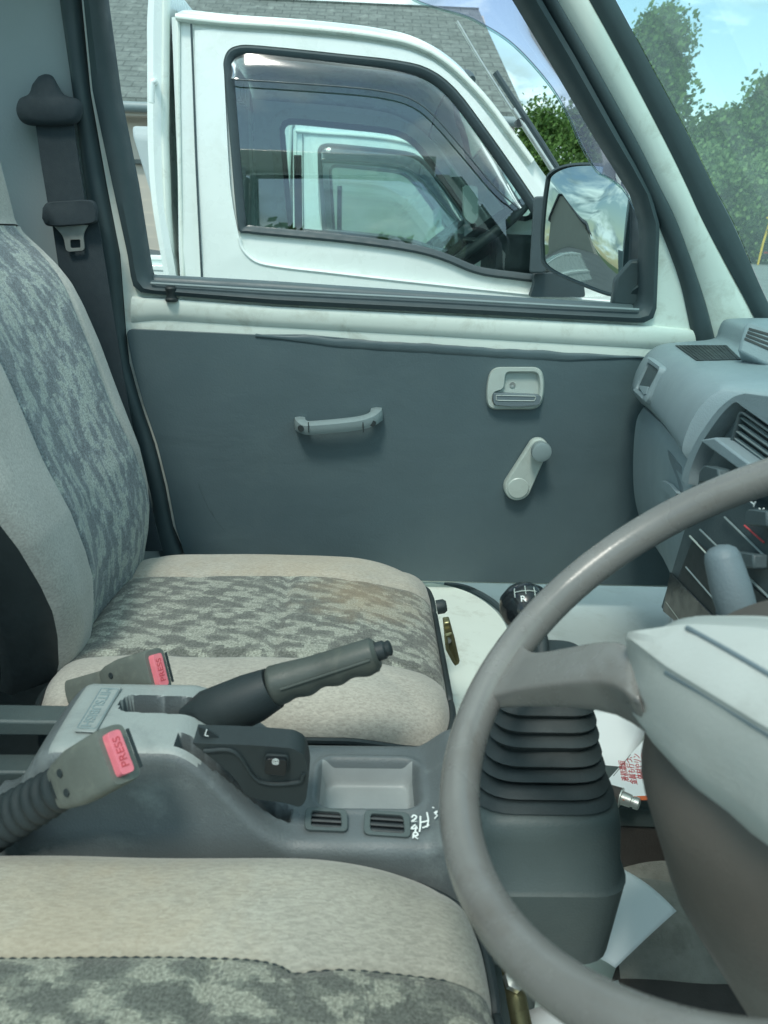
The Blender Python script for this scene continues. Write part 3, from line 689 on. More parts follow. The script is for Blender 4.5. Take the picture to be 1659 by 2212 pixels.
ds = thing('driver_seat', 'near driver seat cushion with a dark dashed stitch line between plain and patterned cloth', 'seat', (-.15, .27, .66))
fl2 = fabric_light('beige_seat_fabric_near', (166, 163, 151), [((-.05, .13, .14), .16, (176, 156, 128), .35)], .8)
fp2 = fabric_pattern('patterned_seat_fabric_near', (104, 108, 101), (124, 128, 118), (160, 162, 148), 0, .078, .050)
fsurf = cushion(ds, -.44, .105, .03, .508, .805, .66, -.094, [fl2, fp2])
st = MB(); NS = 64
for i in range(NS):
    s0, s1 = -.9 + 1.78 * i / NS, -.9 + 1.78 * (i + .62) / NS
    p, q = Vector(fsurf(s0, .52)), Vector(fsurf(s1, .52))
    st.add(tube([p + Vector((0, 0, .0012)), (p + q) / 2 + Vector((0, 0, .0015)), q + Vector((0, 0, .0012))], [.0005, .0009, .0005], 6))
part('stitching', st, 'black', ds)
# ------------------------------------------------------------------ centre console
con = thing('centre_console', 'scuffed grey console between the two seats, raised hump behind a shallow coin tray', 'console', (-.1, .58, .66))
ZH, ZTR = .872, .792
hA, hB = PZ(262, 1520, ZH), PZ(500, 1530, ZH)          # hand brake slot
tr = [PZ(x, y, ZTR) for x, y in ((690, 1637), (908, 1647), (905, 1755), (682, 1744))]
tx0, tx1 = (tr[0].x + tr[3].x) / 2, (tr[1].x + tr[2].x) / 2; ty0, ty1 = (tr[2].y + tr[3].y) / 2, (tr[0].y + tr[1].y) / 2
sA = PZ(384, 1585, ZH); sB = PZ(470, 1640, .85)
def ztop(x):
    z = ZTR + (ZH - ZTR) * (1 - ss(-.155, -.045, x)) ** 1.0
    z -= .10 * ss(-.245, -.33, x) if x < -.245 else 0
    z += .022 * ss(.062, .10, x)
    return z
def cut(x, y):
    d = 0
    if hA.x < x < -.05:
        wv = .0125 * math.sqrt(max(0, 1 - max(0, 1 - (x - hA.x) / .010) ** 2)); c = lerp(hA.y, hB.y, (x - hA.x) / (hB.x - hA.x))
        d += .07 * ss(wv + .0012, wv - .0012, abs(y - c)) * (1 - ss(-.085, -.07, x))
    # selector slot beside it
    xs = x - sA.x
    if 0 < xs < .10: d += .05 * ss(.0095, .0075, abs(y - .548)) * ss(0, .004, xs) * (1 - ss(.085, .098, xs))
    # tray, straight sided with round corners
    cx2, cy2 = (tx0 + tx1) / 2, (ty0 + ty1) / 2; hx, hy, r = (tx1 - tx0) / 2, (ty1 - ty0) / 2, .016
    qx, qy = max(abs(x - cx2) - hx + r, 0), max(abs(y - cy2) - hy + r, 0)
    sd = math.hypot(qx, qy) - r + min(max(abs(x - cx2) - hx + r, abs(y - cy2) - hy + r), 0)
    d += .026 * ss(.0005, -.0095, sd)
    d -= .002 * math.exp(-((sd - .003) / .003) ** 2)
    return d
rings = []
NX = 200
for i in range(NX):
    x = lerp(-.335, .125, i / (NX - 1)); h = ss(-.04, -.16, x); zt = ztop(x); zb = .655
    yn, yf = lerp(.512, .530, h), lerp(.658, .640, h); ynb, yfb = .498, .668
    if x < -.245: k = ss(-.245, -.335, x); yn, yf = lerp(yn, .54, k), lerp(yf, .625, k)
    r = .014; ring = [Vector((x, lerp(ynb, yn, j / 8), lerp(zb, zt - r, (j / 8)))) for j in range(8)]
    for j in range(6): a = j / 6 * math.pi / 2; ring.append(Vector((x, yn + r * (1 - math.cos(a)), zt - r + r * math.sin(a))))
    for j in range(75):
        y = lerp(yn + r, yf - r, j / 74); ring.append(Vector((x, y, zt + .0015 * math.sin(math.pi * j / 74) - cut(x, y))))
    for j in range(1, 7): a = j / 6 * math.pi / 2; ring.append(Vector((x, yf - r * (1 - math.sin(a)), zt - r + r * math.cos(a))))
    ring += [Vector((x, lerp(yf, yfb, j / 8), lerp(zt - r, zb, j / 8))) for j in range(1, 9)]
    rings.append(ring)
V, Fc = loft(rings, closed=True, cap=True)
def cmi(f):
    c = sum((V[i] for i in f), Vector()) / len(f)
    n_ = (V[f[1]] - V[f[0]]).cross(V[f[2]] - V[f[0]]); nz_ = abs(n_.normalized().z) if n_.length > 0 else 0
    if tx0 + .004 < c.x < tx1 - .004 and ty0 + .004 < c.y < ty1 - .004: return 1  # tray floor faces get a paler plastic
    return 2 if nz_ > .62 and c.z > .858 and -.252 < c.x < -.10 else 0  # hump top paler than the walls: rubbing plus lit top put into colour
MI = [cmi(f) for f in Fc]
XX = [1 if (tx0 + .004 < sum(V[i].x for i in f) / len(f) < tx1 - .004 and ty0 + .004 < sum(V[i].y for i in f) / len(f) < ty1 - .004) else 0 for f in Fc]
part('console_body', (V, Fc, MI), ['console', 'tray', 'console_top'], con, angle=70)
# moulded plate with raised letters
def PH(x, y, o=0): return PZ(x, y, ZH + o)
pl = [PH(220, 1485, .002), PH(263, 1487, .002), PH(206, 1584, .002), PH(160, 1582, .002)]
part('name_plate', prism(pl, (0, 0, .0016)), 'console_top', con, bevel=.0008)
fr_ = [lerp(p, (pl[0] + pl[2]) / 2, .12) + Vector((0, 0, .0017)) for p in pl]
np_ = part('plate_line', tube(resample(fr_ + [fr_[0]], 60), .0006, 6), 'midgrey', con)
text('plate_letters', 'MITSUBISHI', .0125, (pl[0] + pl[1] + pl[2] + pl[3]) / 4 + Vector((-.002, 0, .0018)), pl[3] - pl[0], Vector((1, 0, 0)), 'midgrey', con, .0005)
# outlets beside the tray
def louver(root, q, n, fw, nsl, deep=.004, mats=('console_dark', 'black', 'black'), name='vent', rise=.0035):
    q = [Vector(p) for p in q]; c = sum(q, Vector()) / 4; n = n.normalized()
    def ins(k): return [p + (c - p).normalized() * k for p in q]
    o = resample(roundpoly(q, .005, 3), 48, True); i_ = resample(roundpoly(ins(fw), .003, 3), 48, True)
    k0 = min(range(48), key=lambda k: sum((o[t] - i_[(t + k) % 48]).length for t in range(48))); i_ = i_[k0:] + i_[:k0]
    v = part(name, loopstrip([o, [p + n * rise for p in o], [p + n * rise for p in i_], i_]), mats[0], root, bevel=.0006)
    part('dark_mouth', prism([p + n * .0004 for p in i_], -n * .003), mats[1], v)
    a, b, c2, d = ins(fw)
    for s in range(nsl):
        t = (s + .5) / nsl; l_, r_ = lerp(a, d, t), lerp(b, c2, t); dn = (d - a).normalized()
        part('slat', loft([[l_ + n * rise * .25, l_ + n * rise * .8 + dn * .001, l_ + n * rise * .7 + dn * .0025, l_ + n * .0006 + dn * .001], [r_ + n * rise * .25, r_ + n * rise * .8 + dn * .001, r_ + n * rise * .7 + dn * .0025, r_ + n * .0006 + dn * .001]]), mats[2], v)
    return v
nv_ = Vector((0, -.30, .95)).normalized(); pv = Vector((0, .535, ZTR + .0025))
for q in (((660, 1747), (750, 1752), (752, 1800), (657, 1796)), ((787, 1753), (884, 1759), (888, 1813), (785, 1806))):
    louver(con, [PP(x, y, pv, nv_) for x, y in q], nv_, .0065, 3, name='floor_outlet', mats=('console_dark', 'black_gloss', 'black'))
# marker pen shift pattern
pw = Vector((0, .535, ZTR + .0045))
ink = MB()
def stroke(pts, r=.0008):
    P = [PP(x, y, pw, nv_) for x, y in S2(pts, 4)]; P = [Vector((p.x, p.y, ztop(p.x) + max(0, p.z - ZTR) + .0010)) for p in P]; ink.add(tube(P, r, 6, squash=.5))
for pts in ([(889, 1768), (893, 1763), (899, 1765), (898, 1770), (889, 1777), (901, 1776)], [(897, 1783), (888, 1792), (902, 1791)], [(899, 1786), (897, 1799)],
            [(892, 1813), (894, 1801), (901, 1801), (902, 1806), (895, 1808), (903, 1814)],
            [(908, 1765), (908, 1784), (906, 1799)], [(908, 1778), (924, 1776)], [(922, 1758), (925, 1776), (922, 1790)], [(912, 1790), (927, 1786)],
            [(937, 1765), (943, 1765), (940, 1770), (944, 1774), (938, 1778)], [(934, 1752), (937, 1755)]): stroke(pts)
part('pen_marks', ink, 'white_ink', con)

# ------------------------------------------------------------------ hand brake
hb = thing('handbrake_lever', 'black hand brake lever with a scuffed finger grip, pulled up from the console slot', 'hand brake', tuple(PH(450, 1530)))
YB = .598
b1 = [PY(x, y, YB) for x, y in ((392, 1548), (440, 1538), (495, 1530), (545, 1508), (590, 1486))]
part('lever_arm', tube(b1, [.006, .017, .0215, .0205, .0172], 20, squash=1.15), 'black', hb)
g0, g1 = PY(586, 1484, YB), PY(816, 1412, YB); NG = 60; gr = []; 
pth, rr_ = [], []
gd = (g1 - g0).normalized(); gn = Vector((-gd.z, 0, gd.x))
for i in range(NG + 1):
    t = i / NG; wv = .0016 * math.sin(t * math.pi * 2 * 3.6 + .6) * ss(.05, .2, t) * ss(1.02, .85, t)
    r = lerp(.0178, .0152, ss(0, .5, t)) * (.86 + .14 * ss(0, .025, t)) * (1 - .25 * ss(.965, 1.0, t)); ring = []
    for j in range(20):
        a = 2 * math.pi * j / 20; s_, c_ = math.sin(a), math.cos(a)
        rr2 = r + (wv - .0005 if s_ < 0 else 0) * -s_ 
        ring.append(g0 + (g1 - g0) * t + gn * (s_ * rr2 * 1.08) + YV * (c_ * rr2 * .95))
    gr.append(ring)
grip = part('grip', loft(gr), 'grip', hb)
part('grip_ridge', tube([g0 + gd * .012 + gn * .004 - YV * .0165, g1 - gd * .006 + gn * .004 - YV * .0142], .0012, 8), 'grip', grip)
part('release_button', lathe(g1 - gd * .002 + gn * .002, gd, [(0, .0085), (.009, .0085), (.0105, .0065), (.014, .0072), (.0155, .005), (.016, .0001)], 18), 'black', hb)

# ------------------------------------------------------------------ drive selector with its push switch
sl_ = thing('drive_selector', 'flat black selector lever with a square push switch, beside the coin tray', 'lever', tuple(PY(560, 1740, .53)))
yS = .520
po = [(414, 1604), (434, 1606), (540, 1609), (632, 1616), (656, 1630), (668, 1674), (661, 1730), (648, 1745), (618, 1735), (533, 1724), (507, 1678), (452, 1634)]
pv3 = [PY(x, y, yS) for x, y in po]
part('lever_body', prism(roundpoly(pv3, [.002, .004, .01, .006, .012, .02, .01, .008, .012, .012, .02, .006], 5), (0, .022, .002)), 'black', sl_, bevel=.006, seg=4)
rdg = [PY(x, y, yS - .001) for x, y in ((440, 1622), (507, 1625), (560, 1688), (642, 1690), (656, 1672))]
part('lever_ridge', tube(spline(rdg, 6), .0018, 8), 'black', sl_)
sq_ = [PY(x, y, yS - .001) for x, y in ((572, 1626), (625, 1629), (622, 1669), (569, 1664))]
sb_ = part('switch_bezel', prism(roundpoly(sq_, .004, 4), (0, -.0025, 0)), 'black', sl_, bevel=.001)
cs_ = sum(sq_, Vector()) / 4
part('push_switch', prism(roundpoly([lerp(p, cs_, .14) + Vector((0, -.002, 0)) for p in sq_], .003, 4), (0, -.004, 0)), 'black_gloss', sb_, bevel=.0015, seg=3)
text('switch_mark', '@', .006, cs_ + Vector((0, -.0064, .006)), (1, 0, 0), (0, 0, 1), 'white_ink', sb_, .0002)
gp = [PY(x, y, .527) for x, y in ((428, 1570), (455, 1580), (490, 1606), (470, 1608), (430, 1586))]
part('gate_plate', prism(gp, (0, .002, 0)), 'black', con)
text('gate_letter', 'L', .009, PY(447, 1584, .5262), (1, 0, -.35), (.3, 0, 1), 'white_ink', con, .0002)

# ------------------------------------------------------------------ buckles
def buckle(label, base, end, y0, y1, wd, th, sleeve, side):
    p0, p1 = PY(*base, y0), PY(*end, y1)
    r = thing('seat_belt_buckle', label, 'buckle', tuple(p0), 'seat belt buckles by the console')
    d = (p1 - p0).normalized(); sx = (side - d * side.dot(d)).normalized(); f = d.cross(sx).normalized()
    if f.dot(CAM - p1) < 0: f = -f
    def rect(p, w_, t_): return roundpoly([p + sx * w_ + f * t_, p - sx * w_ + f * t_, p - sx * w_ - f * t_, p + sx * w_ - f * t_], min(w_, t_) * .55, 4)
    Lb = .075
    pb = p1 - d * Lb
    part('buckle_body', loft([rect(pb, wd * .72, th * .7), rect(pb + d * .01, wd * .86, th * .88), rect(pb + d * .03, wd, th), rect(p1 - d * .003, wd * 1.0, th), rect(p1, wd * .96, th * .93)]), 'buckle', r, angle=50)
    q = rect(p1 + f * th * .18, wd * .74, th * .44)
    bt_ = part('release_button', prism([v - d * .004 for v in q], d * .0105), 'pink', r, bevel=.0018, seg=3)
    text('button_letters', 'PRESS', wd * .42, p1 + f * th * .18 + d * .0066, -sx, f, 'red_ink', bt_, .0002)
    part('buckle_slot', prism([v - f * th * 1.05 - f*0 for v in rect(p1 + d * .0004, wd * .7, th * .12)], d * .0004), 'black', r)
    if sleeve:
        path, rad_ = [], []
        for i in range(61):
            t = i / 60; path.append(p0.lerp(pb + d * .004, t)); rad_.append(lerp(wd * .92, wd * .75, t) * (1 + .10 * math.sin(t * 2 * math.pi * 8)))
        part('corrugated_sleeve', tube(path, rad_, 18, squash=.72, upv=f), 'black', r)
    else: part('buckle_strap', tube([p0, pb + d * .01], wd * .7, 12, squash=.3, upv=f), 'buckle', r)
    for s_ in (-.35, .35):
        part('body_dimple', lathe(pb + d * .022 + sx * wd * s_ + f * th * 1.0, f, [(0, .0032), (.0006, .003), (.0004, .0001)], 12), 'black', r)
    return r
buckle('near seat belt buckle on a ribbed black sleeve, red press button facing forward', (-20, 1790), (256, 1628), .52, .465, .0215, .013, True, Vector((.55, -.55, -.55)))
buckle('far seat belt buckle lying on the passenger cushion, half hidden behind the console', (150, 1500), (342, 1448), .71, .655, .0215, .013, False, Vector((.55, -.5, -.5)))

# ------------------------------------------------------------------ gear lever
gl = thing('gear_lever', 'gear lever with a pleated black rubber boot and round black knob behind the steering wheel', 'gear lever', (.16, .57, .70))
def rrect(cx, cy, hx, hy, r, z): return roundpoly([(cx - hx, cy - hy, z), (cx + hx, cy - hy, z), (cx + hx, cy + hy, z), (cx - hx, cy + hy, z)], r, 6)
P0, P1 = PY(1030, 1790, .5), PY(1343, 1790, .5)
gx0, gx1 = P0.x - .012, P1.x + .016; gz = P1.z
hcx, hhx = (gx0 + gx1) / 2, (gx1 - gx0) / 2
gcy = .585
seq = []
for z, o, s in ((-.36, -.045, 1), (-.168, -.045, 1), (-.164, -.010, 1), (-.152, .0, 1), (-.072, .004, 1), (-.069, .0045, 1), (-.0665, .0005, 1), (-.02, -.004, 1), (-.006, -.007, 1), (0, -.014, 1), (.001, -.020, 1)):
    seq.append(rrect(hcx, gcy, hhx + o, .085 + o, .035, gz + z))
part('boot_housing', loft(seq), 'console_dark', gl, angle=60)
pt = PY(1160, 1530, .60)
seq = []; NP = 8
T_ = [0]; 
for i in range(NP * 8 + 1):
    t = i / (NP * 8); tt = t ** .85
    ph_ = (i % 8) / 8
    w_ = .5 - .5 * math.cos(2 * math.pi * ph_)
    fold = (-.010 * (1 - abs(2 * ph_ - 1) ** 2.2)) * (1 - .35 * t)
    z = gz + .002 + .003 * noise.noise((i * .3, 5, 0)) * ss(0, .2, t) + (.098) * t ** 1.2 + .0035 * math.sin(2 * math.pi * ph_)
    cx3, cy3 = lerp(hcx, pt.x, tt), lerp(gcy, .60, tt)
    hx, hy = lerp(hhx - .009, .040, tt ** .95) + fold + .0025 * noise.noise((i * .23, 1, 0)), lerp(.072, .034, tt) + fold
    seq.append(rrect(cx3, cy3, hx, hy, min(hx, hy) * .6, z))
part('rubber_boot', loft(seq), 'black', gl, angle=75)
kb = PY(1133, 1308, .655); l0 = Vector((pt.x, .60, gz + .09))
part('lever_rod', tube(spline([l0, lerp(l0, kb, .5) + Vector((.006, 0, 0)), kb], 6), .0075, 12), 'black', gl)
kd = (kb - l0).normalized()
kn = part('gear_knob', lathe(kb - kd * .028, kd, [(0, .009), (.006, .013), (.014, .021), (.026, .0245), (.038, .022), (.046, .014), (.049, .007), (.0495, .0001)], 32), 'black_gloss', gl)
kf = (CAM - kb).normalized(); ko = kb + kf * .0245 + Vector((.002, 0, .004))
kr = Vector((.9, .25, -.35)); ku = kf.cross(kr)
ko = kb + (kf * .8 + Vector((0, 0, .6))).normalized() * .0252
kn_n = (ko - kb).normalized(); kr = (RT - kn_n * RT.dot(kn_n)).normalized(); ku = kn_n.cross(kr)
text('knob_letter', 'R', .009, ko - ku * .006 - kr * .003, kr, ku, 'white_ink', kn, .0005)
ks = MB()
for a, b in (((-.011, .003), (.011, .003)), ((-.011, -.003), (-.011, .008)), ((0, -.001), (0, .009)), ((.009, -.003), (.009, .008))):
    ks.add(tube([kb + (kn_n * .0249 + kr * lerp(a[0], b[0], t) + ku * lerp(a[1], b[1], t)).normalized() * .0250 for t in (0, .33, .66, 1)], .0004, 6))
part('shift_pattern', ks, 'lightgrey', kn)

# ------------------------------------------------------------------ steering wheel
WC = Vector((.216, .346, 1.073)); WA = rad(36.25)
wu, wv, wn2 = Vector((math.cos(WA), 0, math.sin(WA))), YV, Vector((-math.sin(WA), 0, math.cos(WA)))
sw = thing('steering_wheel', 'worn grey steering wheel with a pale flat centre pad, close to the viewer', 'steering wheel', tuple(WC))
def WP(x, y, h): return PP(x, y, WC + wn2 * h, wn2)
part('rim', tube([WC + wu * (.19 * math.cos(t)) + wv * (.19 * math.sin(t)) for t in [2 * math.pi * i / 128 for i in range(128)]], .0118, 20, closed=True, upv=wn2, squash=1.12), 'wheel', sw)
sp_st = [((1112, 1372), (1040, 1508), (1052, 1540)), ((1128, 1388), (1060, 1502), (1076, 1538)), ((1146, 1405), (1084, 1494), (1102, 1534)), ((1177, 1402), (1130, 1485), (1170, 1534)), ((1250, 1387), (1230, 1472), (1245, 1536)), ((1322, 1374), (1306, 1468), (1340, 1547)), ((1352, 1384), (1345, 1488), (1404, 1598)), ((1385, 1415), (1385, 1530), (1420, 1605))]
rings = []
for i, (a, b, c) in enumerate(sp_st):
    t = i / (len(sp_st) - 1); h = lerp(.004, .022, ss(.1, .9, t)); hc = lerp(-.012, -.012, t)
    A_, B_, C_ = WP(*a, h), WP(*b, h), WP(*c, hc)
    D_ = A_ + (C_ - B_) * .9
    rings.append([p for p in roundpoly([A_, B_, C_, D_], [.006, .004, .006, .006], 4)])
part('spoke', loft(rings), 'wheel', sw, sub=1, angle=60)
top = [(1341, 1372), (1482, 1352), (1659, 1362), (1820, 1400), (2150, 1640), (2080, 1770), (1659, 1584), (1437, 1447)]
bot = [(1352, 1430), (1482, 1330), (1659, 1330), (1850, 1370), (2250, 1640), (2180, 2020), (1659, 1775), (1448, 1628), (1356, 1530)]
T3 = resample(roundpoly([WP(x, y, .036) for x, y in top], [.006, .01, .01, .02, .02, .02, .003, .006], 4), 80, True)
B3 = resample(roundpoly([WP(x, y, .004) for x, y in bot], [.004, .01, .01, .02, .02, .02, .003, .006, .006], 4), 80, True)
k0 = min(range(80), key=lambda k: sum((T3[t] - B3[(t + k) % 80]).length for t in range(80))); B3 = B3[k0:] + B3[:k0]
ct = sum(T3, Vector()) / 80
pad = part('centre_pad', loft([[p - wn2 * .03 for p in B3], B3, [lerp(b, t, .30) - wn2 * .002 for b, t in zip(B3, T3)], [lerp(b, t, .36) + wn2 * .002 for b, t in zip(B3, T3)], [lerp(b, t, .86) for b, t in zip(B3, T3)], T3, [lerp(t, ct, .035) + wn2 * .003 for t in T3], [lerp(t, ct, .3) + wn2 * .005 for t in T3]]), 'pad', sw, angle=50)
for pts in ([(1484, 1356), (1570, 1404), (1659, 1456), (1800, 1540)], [(1439, 1452), (1545, 1515), (1659, 1586), (1800, 1665)]):
    part('pad_groove', tube([WP(x, y, .0410 if pts[0][0] > 1450 else .0345) for x, y in S2(pts, 4)], .0014, 8), 'dash_low', pad)

col_ = thing('steering_column', 'dark plastic steering column shroud below the wheel with a grey control stalk', 'steering column', tuple(WC - wn2 * .3))
A0 = WC - wn2 * .02
def ellp(c, a, b, sx=0): return [c + wu * (a * math.cos(t) - .0) + wv * (b * math.sin(t)) for t in [2 * math.pi * i / 40 for i in range(40)]]
part('column_shroud', loft([ellp(A0, .074, .082), ellp(A0 - wn2 * .03, .094, .102), ellp(A0 - wn2 * .10, .112, .122), ellp(A0 - wn2 * .20, .118, .128), ellp(A0 - wn2 * .30, .112, .12), ellp(A0 - wn2 * .45, .09, .10)]), 'shroud', col_, angle=60)
s0, s1, s2 = PY(1606, 1440, .47), PY(1600, 1345, .48), PY(1556, 1190, .50)
stk = part('control_stalk', tube([s0, lerp(s0, s1, .6), s1 - (s1 - s0) * .02, s1, lerp(s1, s2, .08), lerp(s1, s2, .5), lerp(s1, s2, .9), s2, lerp(s1, s2, 1.06), lerp(s1, s2, 1.085)], [.007, .007, .007, .0125, .0135, .0140, .0125, .0108, .0065, .0005], 20), 'dash_low', col_)
part('stalk_ring', tube([lerp(s1, s2, .16) + ((s2 - s1).normalized().cross(YV).normalized() * math.cos(t) + YV * math.sin(t)) * .0139 for t in [2 * math.pi * i / 24 for i in range(24)]], .0007, 6, closed=True), 'dash_dark', stk)

# ------------------------------------------------------------------ dashboard
dash = thing('dashboard', 'grey blue dashboard with slotted vents, glove box and black heater panel', 'dashboard', (.55, .7, .74))
pf = [(1690, 688), (1640, 687), (1585, 688), (1562, 693), (1552, 712), (1540, 732), (1470, 739), (1430, 744), (1405, 757), (1387, 778), (1372, 808), (1364, 838), (1368, 850), (1386, 872)]
pf = [PY(x, y, 1.255) for x, y in pf]
for p in pf[:4]: p.z -= .0
SH = Vector((-.064, -.38, 0))
def dsec(v):
    sh = SH * v; sh.x = SH.x * v ** 1.4 if v <= 1 else SH.x + .13 * ss(.98, 1.12, v)
    return [p + sh for p in pf]
rows = [[p + Vector((.012, .012, -.003)) for p in dsec(0)]] + [dsec(v) for v in [.0, .05, .1, .2, .4, .6, .8, .92, 1.0, 1.06, 1.12, 1.3, 1.8, 2.6, 3.4]]
V, Fc = [], []
prof2 = [resample(spline(r, 4), 60) for r in rows]
back = lambda r: [r[-1] + Vector((.02, 0, -.002)), r[-1] + Vector((.25, 0, -.01)), r[0] + Vector((.12, 0, -.05)), r[0] + Vector((.10, 0, .0))]
part('dash_top', loft([r + back(r) for r in prof2]), 'dash', dash, angle=50)
gf = [PY(x, y, 1.24) for x, y in [(1390, 880), (1376, 905), (1369, 960), (1368, 1040), (1374, 1090), (1388, 1135), (1412, 1175), (1442, 1216)]]
gs_ = resample(spline(gf, 5), 40)
rows = []
for v in [-.02, .0, .3, .6, 1.0, 1.05]:
    s = SH * v; s.x = -.064 * max(0, v) ** 1.4; o = .012 if v < 0 else 0
    r = [p + s + Vector((o, 0, 0)) for p in gs_]; rows.append(r + [r[-1] + Vector((.2, 0, -.02)), r[0] + Vector((.2, 0, 0))])
gb = part('glove_box', loft(rows), 'dash', dash, angle=50)
def facept(x, y, k): return PX(x, y, k)
lt = [(1443, 970), (1474, 1010), (1478, 1068), (1466, 1082), (1440, 1052)]
lcn = Vector((-1, -.16, .2)).normalized(); lp = PY(1458, 1030, 1.10); lp = Vector((gs_[12].x - .03, 1.10, 1.0)) 
# catch recess of the glove box, on its face
def onface(x, y):
    best = None
    for k in range(300):
        Y = lerp(.86, 1.26, k / 299); p = PY(x, y, Y); v = (1.24 - Y) / .38
        zs = [q.z for q in gs_]; j = min(range(40), key=lambda j: abs(zs[j] - p.z)); fx = gs_[j].x - .064 * max(0, v) ** 1.4
        e = abs(fx - p.x)
        if best is None or e < best[0]: best = (e, Vector((fx, Y, p.z)))
    return best[1]
rc_ = [onface(x, y) for x, y in lt]
part('catch_recess', prism(roundpoly([p + Vector((-.0008, 0, 0)) for p in rc_], .005, 3), (.004, 0, 0)), 'dash_low', gb, bevel=.0006)
part('catch_tab', prism(roundpoly([onface(x, y) + Vector((-.002, 0, 0)) for x, y in ((1441, 1038), (1458, 1046), (1476, 1066), (1466, 1080), (1442, 1055))], .004, 3), (-.006, 0, 0)), 'dash', gb, bevel=.002)
def ontop(x, y, o=0):
    best = None
    for k in range(400):
        Y = lerp(.3, 1.26, k / 399); p = PY(x, y, Y); v = (1.255 - Y) / .38; s = -.064 * v ** 1.4 if v > 0 else 0
        P_ = prof2[1]
        for j in range(0, 59):
            a, b = P_[j] + Vector((s, 0, 0)), P_[j + 1] + Vector((s, 0, 0)); q = Vector((p.x - a.x, p.z - a.z)); d = Vector((b.x - a.x, b.z - a.z))
            t = max(0, min(1, q.dot(d) / max(1e-9, d.dot(d)))); e = (q - d * t).length
            if best is None or e < best[0]:
                nn = Vector((-(d.y), 0, d.x)).normalized(); nn = -nn if nn.x > 0.1 or nn.z < -0.1 else nn
                best = (e, Vector((p.x, Y, p.z)), nn)
    return best[1] + best[2] * o, best[2]
# top grille
gq = [(1458, 747), (1570, 747), (1601, 778), (1505, 780)]
gm = MB()
for i in range(13):
    t = (i + .5) / 13
    a = (lerp(gq[0][0], gq[1][0], t), lerp(gq[0][1], gq[1][1], t)); b = (lerp(gq[3][0], gq[2][0], t), lerp(gq[3][1], gq[2][1], t))
    pa, n1_ = ontop(*a, .0004); pb, _ = ontop(*b, .0004); wd_ = Vector((.0026, 0, 0))
    gm.add(prism([pa - wd_, pa + wd_, pb + wd_, pb - wd_], (0, 0, .0008)))
part('speaker_slots', gm, 'black', dash)
# end demister outlet at the door corner
eq = [(1399, 769), (1432, 793), (1396, 872), (1367, 842)]; iq = [(1402, 786), (1424, 802), (1397, 850), (1378, 838)]
Eo = []
for x, y in eq:
    p, n_ = ontop(x, y, .002); Eo.append(p)
en = (Eo[1] - Eo[0]).cross(Eo[3] - Eo[0]).normalized()
if en.dot(CAM - Eo[0]) < 0: en = -en
ec = sum(Eo, Vector()) / 4 + en * .007
Ei = [PP(x, y, ec, en) for x, y in iq]; Eo = [PP(x, y, ec, en) for x, y in eq]
o_ = resample(roundpoly(Eo, .008, 4), 48, True); i_ = resample(roundpoly(Ei, .004, 4), 48, True)
k0 = min(range(48), key=lambda k: sum((o_[t] - i_[(t + k) % 48]).length for t in range(48))); i_ = i_[k0:] + i_[:k0]
ev = part('side_outlet', loopstrip([[p - en * .03 for p in o_], [p + en * .0005 for p in o_], [lerp(a, b, .2) + en * .003 for a, b in zip(o_, i_)], [lerp(a, b, .8) + en * .002 for a, b in zip(o_, i_)], [p - en * .012 for p in i_]]), 'dash', dash, angle=50)
part('dark_mouth', prism([p - en * .001 for p in i_], en * .0008), 'dash_dark', ev)
part('outlet_blade', prism([PP(x, y, ec + en * .002, en) for x, y in ((1380, 833), (1403, 836), (1397, 852), (1392, 853))], en * .002), 'dash', ev, bevel=.0006)
# raised pod with its own slots at the windscreen base
pq = [(1598, 752), (1612, 700), (1720, 735), (1720, 800)]
pc = PY(1640, 730, 1.02)
pn = Vector((-.55, -.62, .56)).normalized()
Pp = [PP(x, y, pc, pn) for x, y in ((1592, 757), (1607, 700), (1622, 692), (1740, 735), (1740, 830))]
pod = part('windscreen_duct', prism(Pp, -pn * .06), 'dash', dash, bevel=.006, seg=3)
for i in range(4):
    t = i / 3; a = (lerp(1618, 1609, t), lerp(708, 729, t)); b = (lerp(1668, 1662, t), lerp(722, 752, t))
    a3, b3 = PP(*a, pc + pn * .0006, pn), PP(*b, pc + pn * .0006, pn); dn = PP(a[0] - 1, a[1] + 5, pc + pn * .0006, pn) - a3
    part('duct_slot', prism([a3, b3, b3 + dn, a3 + dn], pn * .0006), 'black', pod)
# centre cluster: arched hood with louvres, black panel below
hood = [(1504, 1042), (1512, 1010), (1534, 962), (1557, 927), (1579, 898), (1598, 879), (1621, 863), (1640, 857), (1659, 857), (1760, 875), (1900, 930)]
hd = [PX(x, y, .398) for x, y in S2(hood, 4)]
hin = [PX(x, y, .398) for x, y in S2([(1519, 1050), (1526, 1014), (1546, 968), (1568, 934), (1590, 905), (1608, 886), (1626, 874), (1642, 884), (1664, 899), (1760, 965), (1900, 1060)], 4)]
part('cluster_hood', loft([[a, a + Vector((-.018, 0, .002)), b + Vector((-.018, 0, .002)), b, b + Vector((.05, 0, 0)), a + Vector((.12, 0, -.01))] for a, b in zip(hd, hin)]), 'dash', dash, angle=55)
clp = [PX(x, y, .392) for x, y in ((1515, 1048), (1524, 1010), (1550, 958), (1596, 896), (1624, 872), (1659, 894), (1900, 1050), (1920, 1240), (1659, 1090))]
part('cluster_face', prism(clp, (.05, 0, 0)), 'dash_dark', dash, bevel=.003)
cq = [PX(x, y, .386) for x, y in ((1612, 888), (1722, 964), (1702, 1052), (1588, 968))]
louver(dash, cq, Vector((-1, 0, .1)), .004, 5, mats=('dash_dark', 'black', 'midgrey'), name='centre_vent', rise=.008)
